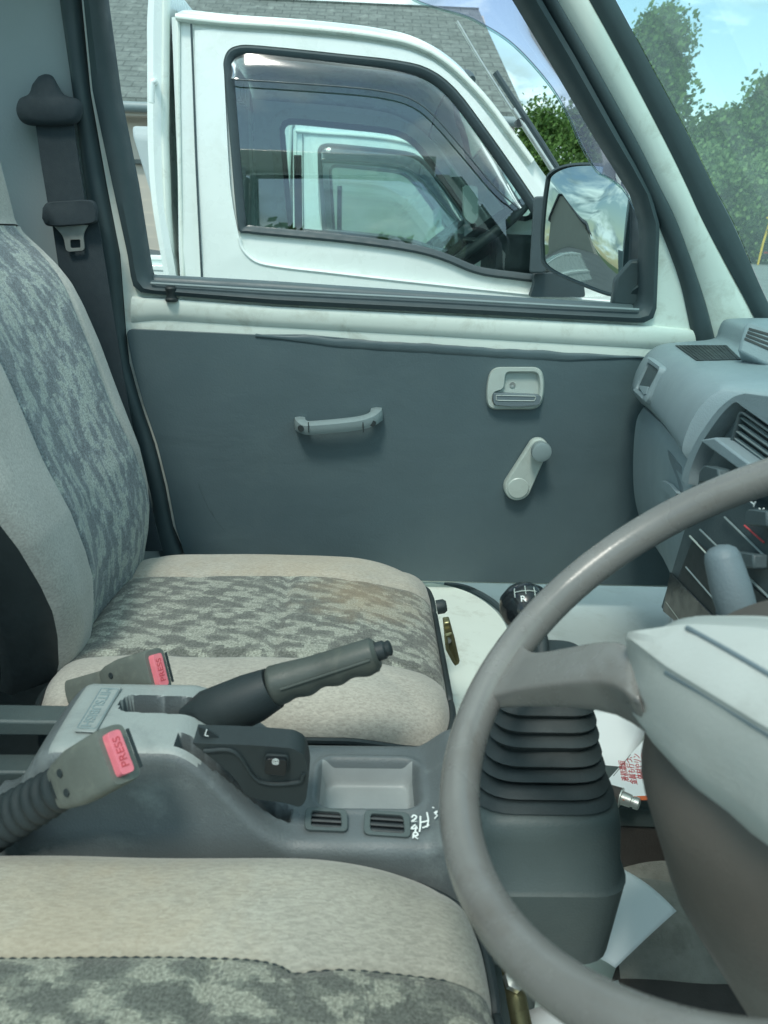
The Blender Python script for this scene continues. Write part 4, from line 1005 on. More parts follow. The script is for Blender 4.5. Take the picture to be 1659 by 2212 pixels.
part('cluster_shelf', prism([PX(x, y, .386) for x, y in ((1553, 952), (1588, 946), (1710, 1032), (1710, 1062))], (-.022, 0, 0)), 'dash', dash, bevel=.002)
st_ = [PX(x, y, .372) for x, y in ((1512, 1020), (1659, 1112), (1920, 1270), (1960, 1700), (1620, 1480), (1426, 1312), (1478, 1140))]
stack = part('heater_panel', prism(st_, (.12, 0, .0)), 'dash_dark', dash, bevel=.003)
sp_ = [PX(x, y, .3715) for x, y in ((1500, 1165), (1700, 1325), (1690, 1600), (1445, 1310))]
part('panel_inset', prism(sp_, (-.002, 0, 0)), 'black', stack)
for a, b, m_ in (((1490, 1158), (1535, 1205), 'lightgrey'), ((1512, 1144), (1600, 1230), 'midgrey'), ((1598, 1228), (1700, 1330), 'midgrey'), ((1565, 1117), (1650, 1200), 'midgrey'), ((1482, 1225), (1592, 1352), 'midgrey')):
    part('trim_line', tube([PX(*a, .3695), PX(*b, .3695)], .0011, 6), m_, stack)
part('red_scale', tube([PX(1608, 1135, .3690), PX(1650, 1172, .3690)], .0009, 6), 'red_ink', stack)
for q in (((1538, 1020), (1548, 1006), (1580, 1014), (1585, 1040), (1535, 1044)), ((1600, 1200), (1608, 1190), (1660, 1198), (1660, 1230), (1606, 1224)), ((1640, 1110), (1648, 1100), (1690, 1106), (1690, 1140), (1640, 1136))):
    part('slide_knob', prism([PX(x, y, .368) for x, y in q], (-.014, 0, 0)), 'dash_dark', stack, bevel=.002)
for b_, x, y in (('P', 1510, 1330), ('R', 1521, 1342), ('V', 1530, 1356)): text('panel_letter', b_, .007, PX(x - 18, y + 4, .3692), (0, -1, 0), (0, 0, 1), 'midgrey', stack, .0002)
ic = MB()
for a, b in (((1622, 1084), (1630, 1090)), ((1632, 1084), (1628, 1094)), ((1640, 1098), (1646, 1106)), ((1650, 1098), (1644, 1110)), ((1636, 1110), (1642, 1114))): ic.add(tube([PX(*a, .3695), PX(*b, .3695)], .0008, 6))
part('vent_icons', ic, 'white_ink', stack)
pk = [PX(x, y, .3705) for x, y in ((1452, 1236), (1560, 1345), (1520, 1390), (1436, 1320))]
part('lower_pocket', prism(pk, (-.003, 0, 0)), 'black_gloss', stack, bevel=.001)
part('pocket_edge', tube([PX(x, y, .3685) for x, y in ((1440, 1300), (1480, 1355))], .0012, 6), 'lightgrey', stack)

# ------------------------------------------------------------------ the floor in front: carpet, mat, papers
hbx = thing('heater_box', 'dark box under the dashboard behind the gear lever', 'heater box', (.45, .75, .47))
part('box_shell', prism([PY(x, y, .80) for x, y in ((1330, 1740), (1440, 1750), (1480, 1900), (1330, 1880))], (0, .07, 0)), 'mat', hbx, bevel=.01)
part('box_lid', prism([PY(x, y, .795) for x, y in ((1330, 1742), (1440, 1752), (1446, 1790), (1330, 1785))], (0, .08, .004)), 'console_dark', hbx, bevel=.004)
cp = thing('floor_carpet', 'lumpy grey felt carpet beside the driver footwell', 'carpet', (.42, .65, .47))
def carpet(u, v):
    x, y = lerp(.29, .80, u), lerp(.10, .715, v)
    z = .50 + .085 * ss(.52, .67, y) * (1 - .3 * ss(.55, .8, x)) + .012 * math.exp(-((y - .62 + .25 * (x - .36)) / .02) ** 2) + .006 * noise.noise((x * 12, y * 12, 0))
    z -= .02 * math.exp(-((y - .70 + .25 * (x - .36)) / .012) ** 2)
    return x, y, z
part('carpet_sheet', grid(carpet, 70, 90), 'carpet', cp, recalc=False)
fm = part('floor_mat', prism([PZ(x, y, .535) for x, y in S2([(1318, 2130), (1345, 2062), (1400, 2000), (1460, 1985), (1560, 2030), (1750, 2130), (1900, 2500), (1500, 2600), (1320, 2260)], 4)], (0, 0, .006)), 'mat', None, bevel=.002, loc=tuple(PZ(1450, 2150, .535)))
props(fm, 'dark brown rubber mat on the driver footwell floor', 'floor mat')
# loose sheets
def sheet(name, label, cat, q, nu, nv, bend, mat='paper', group=None):
    def f(u, v):
        p = lerp(lerp(q[0], q[1], u), lerp(q[3], q[2], u), v); return p + bend(u, v)
    V, Fc = grid(f, nu, nv); o = part(name, (V, Fc), mat, None, recalc=False, loc=tuple(sum(q, Vector()) / 4))
    md = o.modifiers.new('thick', 'SOLIDIFY'); md.thickness = .0006; md.offset = 0
    return props(o, label, cat, group)
Z1 = .60
q = [PZ(1335, 1872, .64), PZ(1456, 1994, .62), PZ(1330, 2088, .60), PZ(1215, 2040, .62)]
sheet('paper_sheet', 'curled blank white sheet poking out from under the gear lever housing', 'paper', q, 16, 16, lambda u, v: Vector((0, 0, .008 * math.sin(u * 2.6) + .012 * (1 - v) * u - .006 * v * v)))
q = [PZ(1180, 1400, .60), PZ(1440, 1560, .58), PZ(1330, 1720, .58), PZ(1130, 1600, .60)]
sheet('paper_sheet', 'large plain white sheet lying on the step behind the gear lever', 'paper', [PZ(1225, 1530, .60), PZ(1420, 1525, .60), PZ(1345, 1690, .57), PZ(1200, 1700, .57)], 8, 8, lambda u, v: Vector((0, 0, .004 * math.sin(u * 3))))
lq2 = [PZ(1292, 1705, .575), PZ(1400, 1595, .592), PZ(1500, 1720, .592), PZ(1330, 1745, .575)]
lf = thing('printed_leaflet', 'folded leaflet printed with red characters and an orange band', 'leaflet', tuple(PZ(1392, 1690, .63)))
def leafq(q): return grid(lambda u, v: lerp(lerp(q[0], q[1], u), lerp(q[3], q[2], u), v), 6, 6)
lq3 = [PZ(x, y, .63) for x, y in ((1300, 1700), (1392, 1598), (1470, 1640), (1500, 1728), (1392, 1726), (1330, 1720))]
part('leaflet_page', prism(lq3, (0, 0, .001)), 'paper', lf, smooth=False)
part('leaflet_band', prism([PZ(x, y, .6315) for x, y in ((1345, 1722), (1480, 1716), (1480, 1728), (1345, 1729))], (0, 0, .0006)), 'orange_ink', lf, smooth=False)
lr = (PZ(1400, 1668, .6315) - PZ(1352, 1688, .6315)).normalized()
for i, tx in enumerate(('液初溜組', '金属も行つ、', '体材やリン', '可、最石0', '付、1部')):
    a, b = (1352 + i * 14, 1690 - i * 2), (1335 + i * 14, 1630 - i * 2)
    text('printed_line', tx, .0105, (PZ(a[0] - 4 + i * 2, a[1] - 25 - i * 3, .6316)), PZ(1352 + i * 14, 1640, .6316) - PZ(1364 + i * 14, 1700, .6316), PZ(1340, 1680, .6316) - PZ(1352, 1678, .6316), 'red_ink', lf, .0002)
part('leaflet_line', tube([PZ(x, y, .6315) for x, y in ((1325, 1676), (1362, 1630))], .0004, 6), 'console_dark', lf)
cyl = thing('metal_fitting', 'small shiny metal plug fitting lying on the floor beside the leaflet', 'fitting', tuple(PZ(1350, 1730, .62)))
ca, cb2 = PZ(1340, 1722, .628), PZ(1382, 1738, .628); cdir = (cb2 - ca).normalized(); Lc = (cb2 - ca).length
part('plug_barrel', lathe(ca, cdir, [(0, .0001), (0, .0125), (.0015, .0125), (.002, .0085), (Lc * .55, .008), (Lc * .58, .0065), (Lc * .7, .0065), (Lc * .72, .0078), (Lc * .95, .0075), (Lc, .005), (Lc, .0001)], 20), 'steel', cyl)
part('plug_collar', lathe(ca - cdir * .02, cdir, [(0, .0001), (0, .010), (.018, .0115), (.02, .0115), (.02, .0001)], 20), 'mat', cyl)
for lab, qq, zz_ in (('small white slip on the footwell floor, corner standing clear of the wheel rim', ((1120, 2190), (1335, 2120), (1352, 2180), (1170, 2330)), .585), ('narrow white slip tucked half under the other slip', ((1330, 2172), (1372, 2166), (1380, 2260), (1320, 2280)), .580)):
    sheet('paper_slip', lab, 'paper', [PZ(x, y, zz_) for x, y in qq], 4, 4, lambda u, v: Vector((0, 0, .002 * u)))
mb_ = thing('seat_runner', 'worn metal seat runner beside the driver cushion edge', 'seat runner', tuple(PZ(1115, 2150, .66)))
part('runner_bar', tube([PZ(1098, 2060, .66), PZ(1120, 2180, .655), PZ(1150, 2330, .65)], .009, 10, squash=.6), 'brass', mb_)
part('runner_bolt', lathe(PZ(1108, 2120, .665), (.3, -.3, 1), [(0, .010), (.006, .010), (.008, .006), (.0085, .0001)], 6), 'steel', mb_)
# ------------------------------------------------------------------ the white trucks parked alongside
YN, KN, ZN = 2.08, -.10, 1.22
def Np(x, y, off=0): return PT(x, y, YN + off, KN, ZN)
def NL(pts, off=0): return [Np(x, y, off) for x, y in pts]
YCN = YN + .69
def mir(p): return Vector((p.x, 2 * YCN - p.y, p.z))
nb = thing('parked_truck', 'nearest white pickup truck, right outside the far window with its headboard showing', 'truck', (0, YCN, 0))
# lower body and side panel with the window opening
gut = S2([(380, 30), (484, 41), (620, 50), (746, 62), (830, 74), (896, 90), (971, 130), (1046, 202), (1106, 280), (1170, 368), (1230, 455), (1300, 560)], 4)
rearx = Np(378, 300).x
side = [Np(x, y) for x, y in gut]
nose = [Vector((.90, YN, 1.02)), Vector((.985, YN, .80)), Vector((1.0, YN, .45)), Vector((.93, YN, .34)), Vector((.62, YN, .34))]
arch_ = [Vector((.28 + .30 * math.cos(a), YN, .29 + .31 * math.sin(a))) for a in [math.pi * i / 12 for i in range(1, 12)]]
tail = [Vector((-.10, YN, .34)), Vector((rearx, YN, .34)), Vector((rearx, YN, ZN))]
side_out = side + nose + arch_ + tail
gas_o = S2([(486, 160), (484, 140), (492, 115), (512, 102), (559, 101), (746, 120), (859, 133), (926, 151), (983, 195), (1045, 276), (1106, 362), (1165, 450), (1205, 520), (1216, 560), (1200, 600), (1160, 609), (1106, 604), (1028, 592), (953, 562), (878, 543), (746, 525), (600, 511), (530, 503), (515, 490), (500, 330)], 4)
G0 = [Np(p.x, p.y) for p in resample([Vector((x, y, 0)) for x, y in gas_o], 160, True)]
gc = sum(G0, Vector()) / 160
def Gin(k):      # loop drawn in by a constant width
    out = []
    for i in range(160):
        t = (G0[(i + 2) % 160] - G0[i - 2]).normalized(); n_ = Vector((t.z, 0, -t.x)); n_ = n_ if n_.dot(gc - G0[i]) > 0 else -n_
        p = G0[i] + n_ * k; p.y = G0[i].y - (KN * (p.z - G0[i].z) if p.z > ZN else 0); out.append(p)
    return out
def off(l, d): return [p + Vector((0, d, 0)) for p in l]
hole = G0[::2]
shellm = MB().add(prism(side_out, (0, .03, 0), [hole]))
shellm.add(prism([mir(p) for p in side_out], (0, -.03, 0), [[mir(p) for p in hole]]))
# roof: crowned sheet from gutter to gutter, running down the pillars, then the nose
gtop = resample(side, 60)
def roofp(u, v):
    a = gtop[int(round(u * 59))]; b = mir(a); p = a.lerp(b, v); c = 1 - abs(2 * v - 1) ** 3.2
    lift = .075 * c * (1 - ss(.55, .72, u)) + .05 * c * ss(.4, .6, u) * (1 - ss(.6, .75, u)) * 0
    return p + Vector((.02 * c * ss(.5, .8, u), 0, lift))
# rows of the roof ahead of u=.52 belong to the windscreen
V, Fc = grid(roofp, 60, 25); keep = [f for f in Fc if (f[0] // 25) < 34 or (f[0] % 25) in (0, 23)]
Vb = [v - Vector((0, 0, .02)) for v in V]
shellm.add((V, keep)); 
shellm.add(prism([Vector((rearx, YN + .02, .34)), Vector((rearx, 2 * YCN - YN - .02, .34)), Vector((rearx, 2 * YCN - YN - .02, 1.22)), Vector((rearx, YN + .02, 1.22))], (.025, 0, 0)))
for s_ in (0, 1):
    q = [Vector((rearx, YN + .02, 1.2)), Vector((rearx, YN + .14, 1.2)), Vector((rearx, YN + .18, 1.775)), Vector((rearx, YN + .06, 1.745))]
    shellm.add(prism(q if s_ == 0 else [mir(p) for p in q], (.025, 0, 0)))
shellm.add(prism([Vector((rearx, YN + .06, 1.70)), Vector((rearx, 2 * YCN - YN - .06, 1.70)), Vector((rearx, 2 * YCN - YN - .2, 1.79)), Vector((rearx, YN + .2, 1.79))], (.025, 0, 0)))
fr = [Vector((.93, 0, 1.0)), Vector((.985, 0, .80)), Vector((1.0, 0, .45)), Vector((.93, 0, .34))]
shellm.add(loft([[Vector((p.x + .03 * (1 - abs(2 * v - 1) ** 3), lerp(YN + .01, 2 * YCN - YN - .01, v), p.z)) for p in fr] + [Vector((.86, lerp(YN + .01, 2 * YCN - YN - .01, v), .34)), Vector((.86, lerp(YN + .01, 2 * YCN - YN - .01, v), 1.0))] for v in [i / 8 for i in range(9)]]))
shellm.add(prism([Vector((rearx, YN + .02, .36)), Vector((.95, YN + .02, .36)), Vector((.95, 2 * YCN - YN - .02, .36)), Vector((rearx, 2 * YCN - YN - .02, .36))], (0, 0, .03)))
part('cab_body', shellm, 'paint', nb, bevel=.006, seg=2)
# pressed swage under the sill: proud lower door skin
sw1 = S2([(517, 515), (521, 532), (535, 552), (562, 569), (620, 579), (700, 588), (821, 602), (950, 616), (1080, 630), (1200, 642), (1320, 652)], 4)
so2 = [(x, y + 25) if x < 950 else (x - 19, y + 14) for x, y in gut if x > 440]
lowsk = NL([(420, 66)] + so2, -.012) + [Np(1345, 652, -.012), Vector((.62, YN - .012, .36)), Vector((Np(441, 600).x, YN - .012, .36)), Np(433, 590, -.012), Np(424, 330, -.012)]
gi_ = [(p[0], p[1]) for p in gas_o]
sk_hole = NL([(x - 3 if x < 520 else x + (3 if x > 1100 else 0), y - 3) for x, y in gi_ if y < 480 and not (x > 1190 and y > 470)] , -.012)
top_l = [p for p in gi_ if (p[0] < 520 and p[1] < 300)]
hole_px = [(517, 515), (497, 400), (484, 160), (482, 138), (490, 112), (511, 99), (559, 98), (746, 117), (859, 130), (927, 148), (985, 192), (1047, 273), (1108, 359), (1168, 448), (1225, 540), (1330, 640)]
skin_h = NL(S2(hole_px, 3) + sw1[::-1][4:-1], -.012)
part('door_skin', prism(lowsk, (0, .013, 0), [skin_h]), 'paint', nb, bevel=.007, seg=3)
part('swage_line', tube(NL(sw1, -.006), .010, 10, squash=.55), 'paint', nb)
part('drip_rail', ribbon(NL([(x, y - 2) for x, y in gut[0:36]], -.014), NL([(x - (9 if x > 950 else 0), y + (13 if x < 950 else 9)) for x, y in gut[0:36]], -.018), 70, (0, -.008, 0), (0, .02, 0)), 'paint_old', nb)
part('door_seam', tube(NL(S2([(413, 52), (417, 150), (424, 350), (434, 560), (441, 700)], 5), -.0145), .0028, 6), 'rubber', nb)
part('rear_seam', tube(NL([(386, 30), (386, 200), (389, 400), (398, 640)], -.004), .004, 6), 'paint_old', nb)
# side windows
def sidewin(mf, label):
    s_ = part('window_gasket', loopstrip([mf(off(G0, .0)), mf(off(G0, -.010)), mf(off(Gin(.006), -.014)), mf(off(Gin(.014), -.011)), mf(off(Gin(.02), -.002)), mf(off(Gin(.02), .02)), mf(off(G0, .02))]), 'rubber', nb, angle=50)
    g_ = mf(off(Gin(.018), .006))[::2]
    part('window_glass', (g_, [tuple(range(len(g_)))]), 'glass', s_, smooth=False, recalc=False)
sidewin(lambda l: l, ''); sidewin(lambda l: [mir(p) for p in l], '')
vo = [(499, 168), (500, 138), (520, 120), (560, 117), (746, 138), (850, 152), (915, 172), (975, 222), (1035, 302), (1096, 392), (1130, 445)]
vi_ = [(499, 170), (502, 172), (520, 173), (560, 175), (746, 188), (830, 198), (888, 214), (935, 248), (1000, 322), (1070, 405), (1122, 452)]
a1, b1_ = resample(NL(S2(vo, 4), -.010), 60), resample(NL(S2(vi_, 4), -.026), 60)
part('rain_visor', grid(lambda u, v: a1[int(round(u * 59))].lerp(b1_[int(round(u * 59))], v) - Vector((0, .003 * math.sin(v * math.pi), 0)), 60, 7), 'visor', nb, recalc=False)
part('visor_lip', tube(b1_, .0018, 8), 'rubber', nb)
# windscreen and its seal
Vw = [(Vector(roofp(u, v)) + Vector((-.006, 0, -.004))) for u in [lerp(.575, .985, i / 20) for i in range(21)] for v in [lerp(.03, .97, j / 16) for j in range(17)]]
part('windscreen', (Vw, [(i * 17 + j, (i + 1) * 17 + j, (i + 1) * 17 + j + 1, i * 17 + j + 1) for i in range(20) for j in range(16)]), 'glass', nb, recalc=False)
part('pillar_seam', tube([p + Vector((.012, .01, .006)) for p in NL(S2([(1060, 160), (1110, 236), (1160, 312), (1205, 385), (1250, 455)], 4))], .0075, 8), 'rubber', nb)
part('windscreen_seal', tube([Vector(roofp(.575, v)) + Vector((0, 0, .002)) for v in [i / 20 for i in range(21)]], .009, 8), 'rubber', nb)
part('rear_glass', prism([Vector((rearx + .012, YN + .14, 1.2)), Vector((rearx + .012, 2 * YCN - YN - .14, 1.2)), Vector((rearx + .012, 2 * YCN - YN - .1, 1.72)), Vector((rearx + .012, YN + .1, 1.72))], (.004, 0, 0)), 'glass', nb, smooth=False)
# aerial on the pillar
an = [Np(987, 46, -.03), Np(1040, 135, -.03), Np(1106, 238, -.03), Np(1196, 372, -.03)]
ae = part('aerial', tube(spline(an, 8), .0032, 8), 'steel', nb)
part('aerial_clip', lathe(Np(1124, 264, -.035), (0, 1, 0), [(0, .0001), (0, .010), (.03, .010), (.03, .0001)], 12), 'black', ae)
part('aerial_sleeve', tube([Np(1108, 236, -.03), Np(1196, 372, -.03)], .006, 10), 'steel', ae)
# outside mirror stalk
mst = part('mirror_base', prism(roundpoly(NL([(1150, 612), (1148, 590), (1236, 588), (1254, 606), (1258, 640), (1140, 640)], -.02), .008, 4), (0, -.03, 0)), 'rubber', nb, bevel=.006)
part('mirror_shell', loft([roundpoly([Np(x, y, o) for x, y in ((1153, 424), (1182, 424), (1178, 590), (1143, 590))], .008, 3) for o in (-.05, -.16)]), 'rubber', mst, bevel=.006)
# inside: wheel, dash, seats, lining of the far door
nw = Np(1026, 520, .27); nax = Vector((-.62, 0, .78)); nu_ = Vector((.78, 0, .62))
nsw = part('steering_wheel', tube([nw + nu_ * (.17 * math.cos(t)) + YV * (.17 * math.sin(t)) for t in [2 * math.pi * i / 48 for i in range(48)]], .015, 10, closed=True), 'black', nb)
part('wheel_hub', lathe(nw - nax * .05, nax, [(0, .05), (.04, .06), (.05, .05), (.055, .0001)], 20), 'black', nsw)
part('wheel_spoke', tube([nw - YV * .165, nw, nw + YV * .165], .018, 8, squash=.5), 'black', nsw)
dpr = [Vector((.40, 0, .80)), Vector((.38, 0, 1.02)), Vector((.43, 0, 1.09)), Vector((.60, 0, 1.13)), Vector((.86, 0, 1.08)), Vector((.88, 0, .80))]
nd = part('dash_board', loft([[p + Vector((0, y, 0)) for p in dpr] for y in (YN + .04, YCN, 2 * YCN - YN - .04)]), 'dash_dark', nb, bevel=.02)
ib_ = Np(1085, 545, .27)
part('instrument_hood', loft([roundpoly([ib_ + Vector((dx, -.15, -.06)), ib_ + Vector((dx, .15, -.06)), ib_ + Vector((dx, .13, .05)), ib_ + Vector((dx, -.13, .05))], .04, 5) for dx in (-.04, .02, .14)]), 'black', nd)
for y in (YN + .33, 2 * YCN - YN - .33):
    r_ = [[Vector((-.36 - .28 * (z - .8) + dx, y + dy, z)) for dx, dy in ((0, -w_), (.03, -w_ * .8), (.03, w_ * .8), (0, w_), (-.08, w_ * .9), (-.08, -w_ * .9))] for z, w_ in ((.72, .2), (.95, .21), (1.2, .2), (1.3, .16), (1.34, .11), (1.5, .10), (1.53, .07))]
    s_ = part('seat_back', loft(r_), 'backwall', nb, bevel=.01)
    part('seat_base', prism(roundpoly([(-.42, y - .22, .72), (.08, y - .22, .72), (.08, y + .22, .72), (-.42, y + .22, .72)], .05, 4), (0, 0, .09)), 'backwall', nb, bevel=.02)
Gm = [mir(p) for p in G0]
part('door_lining', loopstrip([off(Gm, -.032), off([mir(p) for p in Gin(-.035)], -.032), off([mir(p) for p in Gin(-.04)], -.02), off(Gm, -.02)]), 'paint_old', nb)
part('belt_webbing', ribbon([mir(Np(545, 240, .06)), mir(Np(548, 560, .06))], [mir(Np(572, 240, .06)), mir(Np(575, 560, .06))], 10, (0, -.004, 0), (0, .002, 0)), 'belt', nb)
sv = [mir(Np(x, y, .10)) for x, y in ((1000, 420), (1034, 420), (1030, 500), (1006, 490))]
part('inner_mirror', prism(roundpoly([Np(1000, 400, .16), Np(1032, 402, .16), Np(1034, 470, .16), Np(1022, 486, .16), Np(1002, 470, .16)], .01, 4), (0, .03, 0)), 'lightgrey', nb, bevel=.004)
# headboard of the load bed with a rope hook
he = [(325, -60), (318, 40), (318, 117), (319, 300), (326, 417), (338, 500), (352, 580), (360, 660)]
hr = [(352, -60), (351, 60), (350, 117), (349, 300), (353, 417), (364, 500), (378, 580), (386, 660)]
hbL, hbR = resample(NL(S2(he, 4), -.01), 40), resample(NL(S2(hr, 4), -.01), 40)
part('headboard', loft([[a, a.lerp(b, .5) + Vector((0, -.012, 0)), b, mir(b), mir(a)] for a, b in zip(hbL, hbR)]), 'paint', nb, angle=45)
hk = [Np(335, 180, -.01), Np(333, 176, -.05), Np(328, 184, -.055), Np(327, 222, -.055)]
part('rope_hook', tube(spline(hk, 5), .0075, 10), 'paint', nb)
part('gap_rail', tube(NL([(358, -40), (357, 120), (356, 300), (362, 460), (374, 620)], .004), .017, 10, squash=.6), 'paint_old', nb)
# load bed
bx0, bx1 = -2.35, Np(350, 500).x - .02
bed = MB()
for yy, s_ in ((YN, 1), (2 * YCN - YN, -1)):
    bed.add(box(((bx0 + bx1) / 2, yy + s_ * .02, .90), bx1 - bx0, .04, .30)); bed.add(box(((bx0 + bx1) / 2, yy + s_ * .025, 1.065), bx1 - bx0, .06, .03)); bed.add(box(((bx0 + bx1) / 2, yy + s_ * .012, .86), bx1 - bx0, .05, .03))
bed.add(box((bx0, YCN, .90), .04, 1.38, .30)); bed.add(box(((bx0 + bx1) / 2, YCN, .73), bx1 - bx0, 1.3, .05)); bed.add(box(((bx0 + bx1) / 2, YCN, .55), bx1 - bx0, .7, .2))
part('load_bed', bed, 'paint', nb, bevel=.006)
for x in (.28, -1.62):
    for yy, d_ in ((YN + .03, 1), (2 * YCN - YN - .03, -1)):
        wl = part('wheel', lathe((x, yy, .27), (0, d_, 0), [(0, .16), (0, .25), (.02, .27), (.11, .27), (.13, .25), (.13, .0001)], 32), 'tyre', nb)
        part('wheel_rim', lathe((x, yy - d_ * .002, .27), (0, d_, 0), [(0, .165), (.03, .14), (.035, .06), (.0, .05), (0, .0001)], 28), 'lightgrey', wl)
nb['group'] = 'white pickup trucks parked side by side'
def copy_tree(o, parent=None):
    c = o.copy(); COL.objects.link(c)
    if parent is not None: c.parent = parent
    for ch in list(o.children): copy_tree(ch, c)
    return c
n2_ = copy_tree(nb); n2_.location = nb.location + Vector((.10, 2.15, 0)); n2_['label'] = 'second white pickup truck, seen through the side glass of the nearer one'

# ------------------------------------------------------------------ ground, road, building
def gz(u, v):
    x, y = lerp(-400, 400, u), lerp(-400, 400, v); return x, y, 0
struct('ground', ([(-900, -900, -.02), (900, -900, -.02), (900, 900, -.02), (-900, 900, -.02)], [(0, 1, 2, 3)]), plain('grass_ground', (96, 112, 70), .95, .2, .3), smooth=False, loc=(0, 0, -.02))
struct('parking_lot', ([(-60, -40, 0), (120, -40, 0), (120, 57, 0), (-60, 57, 0)], [(0, 1, 2, 3)]), 'asphalt', smooth=False, loc=(0, 0, 0))
# barn: position found from the eaves and the right hand gable edge
ye = 13.0
e0, e1 = PY(200, 232, ye), PY(1092, 262, ye)
zr = PY(640, 16, ye + 4.2).z; ze = e0.z
xl, xr = -16.0, PY(1088, 190, ye + 1.0).x
barn = thing('barn', 'large barn with a weathered grey shingle roof and beige plank walls behind the trucks', 'barn', (lerp(xl, xr, .5), ye + 4, 0))
part('roof', prism([Vector((xl - .4, ye - .35, ze)), Vector((xr + .15, ye - .35, ze)), Vector((xr - .1, ye + 4.2, zr)), Vector((xl - .4, ye + 4.2, zr))], (0, .05, .12)), 'shingles', barn, smooth=False)
part('roof', prism([Vector((xl - .4, ye + 8.75, ze)), Vector((xr + .15, ye + 8.75, ze)), Vector((xr - .1, ye + 4.21, zr)), Vector((xl - .4, ye + 4.21, zr))], (0, -.05, .12)), 'shingles', barn, smooth=False)
wl_ = MB().add(box(((xl + xr) / 2, ye + .05, ze / 2), xr - xl, .1, ze))
for i in range(int(ze / .18)): wl_.add(box(((xl + xr) / 2, ye - .008, .09 + .18 * i), xr - xl, .02, .182, ay=(0, 1, .08), az=(0, -.08, 1)))
wl_.add(prism([Vector((xr, ye, 0)), Vector((xr, ye + 8.4, 0)), Vector((xr, ye + 8.4, ze)), Vector((xr, ye + 4.2, zr)), Vector((xr, ye, ze))], (-.1, 0, 0)))
part('plank_wall', wl_, 'siding', barn, smooth=False)
gt = part('gutter', tube([(xl - .4, ye - .40, ze - .02), (xr + .15, ye - .40, ze - .02)], .07, 10), 'midgrey', barn)
part('soffit', box(((xl + xr) / 2, ye - .18, ze - .1), xr - xl, .34, .06), 'siding', barn, smooth=False)
lmp = PY(308, 350, ye - .05)
part('wall_lamp', box(lmp, .28, .12, .07), 'console_dark', barn, bevel=.01)

# ------------------------------------------------------------------ parked cars far off, marker post
def far_car(label, base, rot, mat, lamp=True):
    r = thing('parked_car', label, 'car', tuple(base), 'cars parked across the lot')
    c_, s_ = math.cos(rot), math.sin(rot)
    def tr(p): return Vector((base[0] + p[0] * c_ - p[1] * s_, base[1] + p[0] * s_ + p[1] * c_, base[2] + p[2]))
    def bx(a, b_, c2, d_, e, f_): return
    lo = [(-2.2, .35), (-2.25, .75), (-2.1, .95), (-1.2, 1.0), (1.1, .98), (2.1, .85), (2.25, .6), (2.2, .32)]
    part('body', loft([[tr((x * k, y, z)) for x, z in lo] for y, k in ((-.86, .96), (-.8, 1), (.8, 1), (.86, .96))]), mat, r, bevel=.03)
    hi = [(-1.9, .96), (-1.45, 1.42), (.2, 1.46), (1.05, .98)]
    part('cabin', loft([[tr((x, y, z)) for x, z in hi] for y in (-.72, .72)]), 'black_gloss', r, bevel=.04)
    part('roof_panel', prism([tr((-1.4, -.68, 1.43)), tr((.2, -.68, 1.47)), tr((.2, .68, 1.47)), tr((-1.4, .68, 1.43))], (0, 0, .03)), mat, r, bevel=.01)
    for x in (-1.35, 1.35):
        for y, d_ in ((-.88, 1), (.88, -1)):
            w_ = part('wheel', lathe(tr((x, y, .31)), tr((0, d_, 0)) - Vector(base), [(0, .15), (0, .28), (.03, .31), (.17, .31), (.19, .28), (.19, .0001)], 20), 'tyre', r)
            part('wheel_rim', lathe(tr((x, y - d_ * .005, .31)), tr((0, d_, 0)) - Vector(base), [(0, .19), (.03, .15), (.03, .0001)], 16), 'lightgrey', w_)
    for y in (-.66, .66): part('tail_lamp', box(tr((-2.22, y, .80)), .08, .26, .12, ax=(c_, s_, 0), ay=(-s_, c_, 0)), 'red_lamp', r, bevel=.01)
    return r
cb3 = PZ(1656, 570.5, 0)
far_car('dark car with red tail lamps parked beyond the yellow post', (cb3.x, cb3.y, 0), rad(75), 'navy')
c4 = PZ(318, 505, 0.6)
far_car('grey car at the foot of the barn wall, left of the truck headboard', (-4.0, 10.0, 0), rad(8), 'dash_dark')
yb = PZ(1637, 572, 0); yt = yb.copy(); ypx = (CAM - yb).length / F
hY = 80 * ypx
yp = thing('marker_post', 'tall thin yellow marker post leaning slightly at the lot edge', 'post', tuple(yb))
part('post_shaft', tube([yb, yb + Vector((.03 * hY, 0, hY * .5)), yb + Vector((.10 * hY, 0, hY))], [.065, .075, .075], 10), 'yellow', yp)
part('post_cap', tube([yb + Vector((.10 * hY, 0, hY)), yb + Vector((.0, 0, hY * 1.03))], .06, 8), 'yellow', yp)

